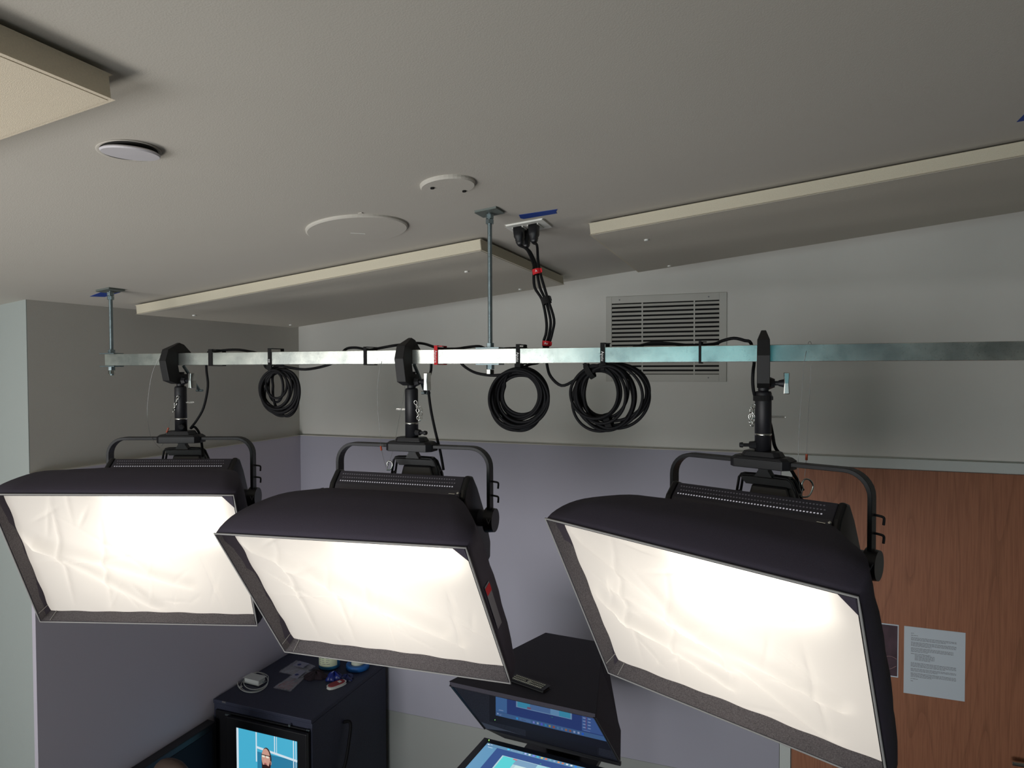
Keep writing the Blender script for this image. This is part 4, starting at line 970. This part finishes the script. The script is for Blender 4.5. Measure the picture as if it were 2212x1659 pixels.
# red tag, blue wrapper, dark pouch
c_ = K(727, 1482); e = empty('pocket_gadget', c_, 'small flat red gadget with a white rim near the rack edge', 'gadget')
a_ = (K(746, 1474)-K(708, 1489)); L_ = a_.length/2; a_.normalize(); bq = Vector((-a_.y, a_.x, 0)); 
ov = lambda s_, z_: [Vector((c_.x, c_.y, ZK+z_))+a_*L_*s_*math.copysign(abs(math.cos(t))**.7, math.cos(t))+bq*.024*s_*math.copysign(abs(math.sin(t))**.7, math.sin(t)) for t in [2*math.pi*j/20 for j in range(20)]]
child(MB().slab(ov(1, .001), (0, 0, .012)), 'rim', WHITEP, e, bevel=.002); child(MB().slab(ov(.88, .0131), (0, 0, .003)), 'face', mat('gadget_red', rgb(150, 32, 40), .5), e)
child(MB().slab([Vector((c_.x, c_.y, ZK+.0165))+a_*x*L_+bq*y*.02 for x, y in ((.2, -.5), (.5, -.5), (.5, .5), (.2, .5))], (0, 0, .0008)), 'printed_mark', WHITEP, e)
def lump(name, px_, py_, rx_, ry_, h_, M, label, cat, sd):
    c_ = K(px_, py_); rn = random.Random(sd); ph = [rn.uniform(0, 6) for _ in range(4)]
    def f(u, v):
        t = 2*math.pi*u; r_ = math.sin(math.pi/2*v)*(1+.18*math.sin(3*t+ph[0])+.1*math.sin(7*t+ph[1])); z = math.cos(math.pi/2*v)*(1+.25*math.sin(5*t+ph[2]+3*v))
        return Vector((c_.x+rx_*r_*math.cos(t), c_.y+ry_*r_*math.sin(t), ZK+.001+h_*max(0, z)))
    tag(MB().grid(f, 40, 10, smooth=False).build(name, M), label, cat)
lump('plastic_wrapper', 722, 1466, .040, .035, .030, mat('wrap_blue', rgb(24, 40, 120), .25), 'crumpled dark blue wrapper in front of the wipes tub', 'wrapper', 3)
lump('plastic_wrapper', 750, 1466, .036, .030, .018, mat('wrap_blue2', rgb(28, 40, 92), .3), 'second dull blue wrapper beside the tape roll', 'wrapper', 5)
lump('fabric_pouch', 682, 1461, .060, .050, .022, mat('pouch_brown', rgb(44, 32, 40), .9), 'flat dark brown pouch between the bags and the tub', 'pouch', 8)

# desk along the left wall and chair
dz = 2.55-1.655
dk = empty('display_panel', (-2.42, 2.0, 0), 'large switched-off black display standing along the left wall', 'display')
dx0, dx1 = XL+T+.003, XL+T+.055
child(MB().box((dx0, 1.32, .12), (dx1, 2.425, dz)), 'casing', BLACKP, dk, bevel=.004)
child(MB().box((dx1, 1.35, .16), (dx1+.002, 2.40, dz-.03)), 'screen', mat('screen_off', rgb(22, 26, 36), .6, spec=.2), dk)
for y in (1.5, 2.25): child(MB().box((dx0, y-.03, 0), (dx1+.06, y+.03, .12)), 'foot', BLACKP, dk, bevel=.004)
hp = atZ(371, 1641, 1.02)
ch = empty('desk_chair', (hp.x, hp.y, 0), 'rounded dark brown chair back at the bottom edge of the photo', 'chair')
CH = mat('chair_brown', rgb(74, 58, 50), .7)
hb_ = MB(); vs = []
def back(u, v):
    t = -math.pi+2*math.pi*u; a_ = math.pi*v
    return Vector((hp.x+.125*math.sin(a_)**.7*math.cos(t), hp.y+.055*math.sin(a_)**.7*math.sin(t), .80-.22*math.cos(a_+math.pi) if False else .80+.22*math.cos(a_)))
hb_.grid(back, 28, 18); child(hb_, 'backrest', CH, ch)
child(MB().box((hp.x-.16, hp.y-.42, .42), (hp.x+.16, hp.y-.02, .50)), 'seat', CH, ch, bevel=.02)
child(MB().tube([(hp.x, hp.y, .62), (hp.x, hp.y+.02, .5), (hp.x, hp.y-.1, .42)], .018, 8), 'back_support', BLACKP, ch)
child(MB().cyl((hp.x, hp.y-.22, .06), (hp.x, hp.y-.22, .42), .025), 'gas_column', BLACKP, ch)
for i in range(5):
    t = 2*math.pi*i/5; child(MB().tube([(hp.x, hp.y-.22, .08), (hp.x+.24*math.cos(t), hp.y-.22+.24*math.sin(t), .04)], .02, 8), 'leg', BLACKP, ch)

# ------------------------------------------------------------------ teleprompter
A = Vector((-1.0344, 2.1216, 2.55-1.12)); Bp = Vector((-.4977, 2.0833, 2.55-1.12))
wv = (Bp-A).normalized(); bv = Vector((-wv.y, wv.x, 0)); zt = A.z
S_ = lambda u, v, d=0: A+wv*u+bv*v-Vector((0, 0, d))     # u along the front edge, v to the back, d down
WD = (Bp-A).length
tp_ = empty('teleprompter', S_(WD/2, .35, zt), 'black teleprompter with a wide open hood and tilted glass', 'teleprompter')
HOOD = mat('hood_cloth', rgb(60, 57, 68), .8, noise=.1, scale=300); HOODI = mat('hood_inner', rgb(70, 64, 74), .85)
bk0, bk1 = .150, .405; BKV = .545
top = [S_(0, 0), S_(WD, 0), S_(WD-.105, .396), S_(bk1, BKV), S_(bk0, BKV)]
child(MB().slab([p-Vector((0, 0, .006)) for p in top], (0, 0, .016)), 'hood_top', HOOD, tp_, bevel=.002)
def side(pts, dv, M, nm): child(MB().slab(pts, dv), nm, M, tp_)
side([S_(.002, .0), S_(bk0+.002, BKV), S_(bk0+.002, BKV, .24), S_(-.028, .324, .324)], wv*.006, HOOD, 'hood_side')
side([S_(WD-.006, 0), S_(WD-.109, .396), S_(WD-.094, .43, .09), S_(WD-.049, .47, .29), S_(WD-.014, .337, .337)], wv*.004, HOOD, 'hood_side')
side([S_(WD-.107, .396), S_(bk1, BKV), S_(bk1, BKV, .25), S_(WD-.049, .47, .29), S_(WD-.094, .43, .09)], wv*.004, HOOD, 'hood_side')
side([S_(bk0, BKV-.004), S_(bk1, BKV-.004), S_(bk1, BKV-.004, .25), S_(bk0, BKV-.004, .25)], bv*.006, HOODI, 'hood_back')
# beam splitter glass at 45 degrees
def mirror():
    M = bpy.data.materials.new('beam_splitter_glass'); M.use_nodes = True; nt = M.node_tree; N = nt.nodes; L = nt.links
    for n in list(N): N.remove(n)
    o = N.new('ShaderNodeOutputMaterial'); g = N.new('ShaderNodeBsdfGlossy'); g.inputs['Roughness'].default_value = .0; g.inputs['Color'].default_value = (.24, .29, .44, 1)
    d = N.new('ShaderNodeBsdfDiffuse'); d.inputs['Color'].default_value = (.02, .02, .025, 1)
    a = N.new('ShaderNodeAddShader'); L.new(g.outputs[0], a.inputs[0]); L.new(d.outputs[0], a.inputs[1]); L.new(a.outputs[0], o.inputs['Surface'])
    return M
GL = mirror()
g0 = .004
gl = MB().slab([S_(.008, g0, g0), S_(WD-.010, g0, g0), S_(WD-.016, .331, .331), S_(-.022, .331, .331)], bv*.003+Vector((0, 0, .003)))
child(gl, 'glass', GL, tp_)
child(MB().tube([S_(.004, 0, .002), S_(-.028, .328, .328)], .004, 6), 'glass_edge', BLACKP, tp_)
child(MB().tube([S_(WD-.004, 0, .002), S_(WD-.012, .335, .335)], .004, 6), 'glass_edge', BLACKP, tp_)
child(MB().slab([S_(-.028, .33, .33), S_(WD-.01, .337, .337), S_(WD-.01, .337, .349), S_(.06, .33, .349)], bv*.012), 'base_tray', BLACKP, tp_)
child(MB().slab([S_(.12, .10, .40), S_(.42, .10, .40), S_(.42, .56, .40), S_(.12, .56, .40)], (0, 0, -.02)), 'base_plate', BLACKP, tp_)
child(MB().slab([S_(.2, .42, .345), S_(.34, .42, .345), S_(.34, .42, .40), S_(.2, .42, .40)], bv*.012), 'tray_upright', BLACKP, tp_)
child(MB().cyl(S_(.27, .3, .42), S_(.27, .3, zt-.35), .022), 'tripod_column', BLACKM, tp_)
for i in range(3):
    t = 2*math.pi*i/3+.4; q0 = S_(.27, .3, .85); q1 = S_(.27, .3, zt); child(MB().tube([q0, q1+Vector((math.cos(t)*.45, math.sin(t)*.45, .012))], .012, 8), 'leg', BLACKM, tp_)
# flat script monitor facing up
MZ = 2.55-1.472; M0 = atZ(1047, 1593, MZ)
U = lambda u, v, h=0: M0+wv*u-bv*v+Vector((0, 0, h))
sm_ = empty('script_monitor', U(.26, .16, -.03), 'flat monitor lying face up below the teleprompter glass', 'monitor')
child(MB().slab([U(0, 0, -.0015), U(.533, 0, -.0015), U(.533, .325, -.0015), U(0, .325, -.0015)], (0, 0, -.024)), 'bezel', BLACKP, sm_, bevel=.002)
i2 = Img()
def mq(u0_, v0_, u1_, v1_, col, l, s=1.0):
    M = glow('mon_%d_%d_%d' % col, rgb(*col), s); h = .0003+.0002*l; i2.mb.quad(U(u0_, v1_, h), U(u1_, v1_, h), U(u1_, v0_, h), U(u0_, v0_, h), i2.m(M))
BR = 1.0
mq(.028, .030, .505, .298, (56, 82, 138), 0)
mq(.028, .048, .078, .298, (100, 150, 186), 1)
mq(.028, .030, .505, .047, (98, 140, 172), 1)
mq(.392, .050, .505, .298, (92, 128, 176), 1)
mq(.118, .083, .352, .225, (178, 208, 216), 2)
mq(.124, .086, .178, .219, (92, 208, 212), 3); mq(.300, .086, .346, .219, (92, 208, 212), 3)
mq(.178, .086, .264, .120, (124, 160, 190), 3); mq(.190, .12, .29, .21, (200, 226, 226), 3); mq(.264, .086, .300, .110, (160, 210, 222), 4)
mq(.166, .086, .182, .094, (190, 120, 130), 4)
mq(.118, .034, .127, .042, (70, 205, 250), 3)
mq(.132, .033, .182, .043, (122, 160, 190), 2)
ic = [(190, 190, 250), (220, 230, 220), (130, 130, 250), (60, 190, 220), (230, 200, 90), (240, 110, 60), (120, 170, 190), (150, 170, 200), (240, 150, 80), (220, 120, 70), (220, 225, 235), (230, 230, 235), (40, 130, 250)]
for i, c_ in enumerate(ic): mq(.190+i*.0168, .034, .198+i*.0168, .042, c_, 3)
for r_ in range(5):
    for cc_ in range(2): mq(.396+cc_*.020, .062+r_*.012, .407+cc_*.020, .066+r_*.012, (200, 210, 225), 3)
mq(.4085, .058, .4100, .110, (205, 60, 80), 3); mq(.398, .052, .425, .0535, (190, 200, 225), 3)
mq(.042, .054, .062, .057, (200, 214, 226), 3); mq(.034, .036, .041, .042, (220, 230, 240), 3); mq(.044, .034, .052, .0355, (210, 220, 235), 3); mq(.044, .038, .055, .0395, (180, 196, 225), 3)
mq(.268, .074, .274, .0755, (80, 230, 110), 3)
sco = child(i2.mb, 'screen', i2.mats, sm_)
text('search_text', 'Search', .0075, WHITEINK, sm_, U(.150, .038, .0012), wv, -bv, .0001)
p = U(.024, .010, .0); child(MB().cyl(p-Vector((0, 0, .001)), p+Vector((0, 0, .0008)), .0018, n=10), 'power_led', glow('led_green', (.35, .9, .15, 1), 2.5), sm_)
child(MB().slab([U(.20, .05, -.026), U(.34, .05, -.026), U(.34, -.02, -.026), U(.20, -.02, -.026)], (0, 0, -.01)), 'mount_arm', BLACKM, sm_)
# remote on the hood
ra, rb_ = atZ(1109, 1467, zt+.012), atZ(1180, 1492, zt+.012); rd = (rb_-ra).normalized(); rp = Vector((-rd.y, rd.x, 0)); rl_ = (rb_-ra).length
e = empty('remote_control', (ra+rb_)/2, 'small black remote control with pale buttons on top of the hood', 'remote control')
RQ = lambda u, v, h=0: Vector((ra.x, ra.y, zt+.0105+h))+rd*u*rl_+rp*v
child(MB().slab([RQ(0, -.018), RQ(1, -.018), RQ(1, .020), RQ(0, .020)], (0, 0, .012)), 'case', BLACKP, e, bevel=.004)
bt = MB()
for i in range(17):
    for j in range(3):
        if 6 < i < 10 and j == 1: continue
        a_ = RQ(.05+.9*i/17, -.012+.012*j, .0122); bt.box(a_-Vector((.0026, .0034, 0)), a_+Vector((.0026, .0034, .001)))
a_ = RQ(.5, 0, .0122); bt.cyl(a_, a_+Vector((0, 0, .001)), .008, n=16)
child(bt, 'buttons', mat('button_pale', rgb(205, 205, 190), .6), e)
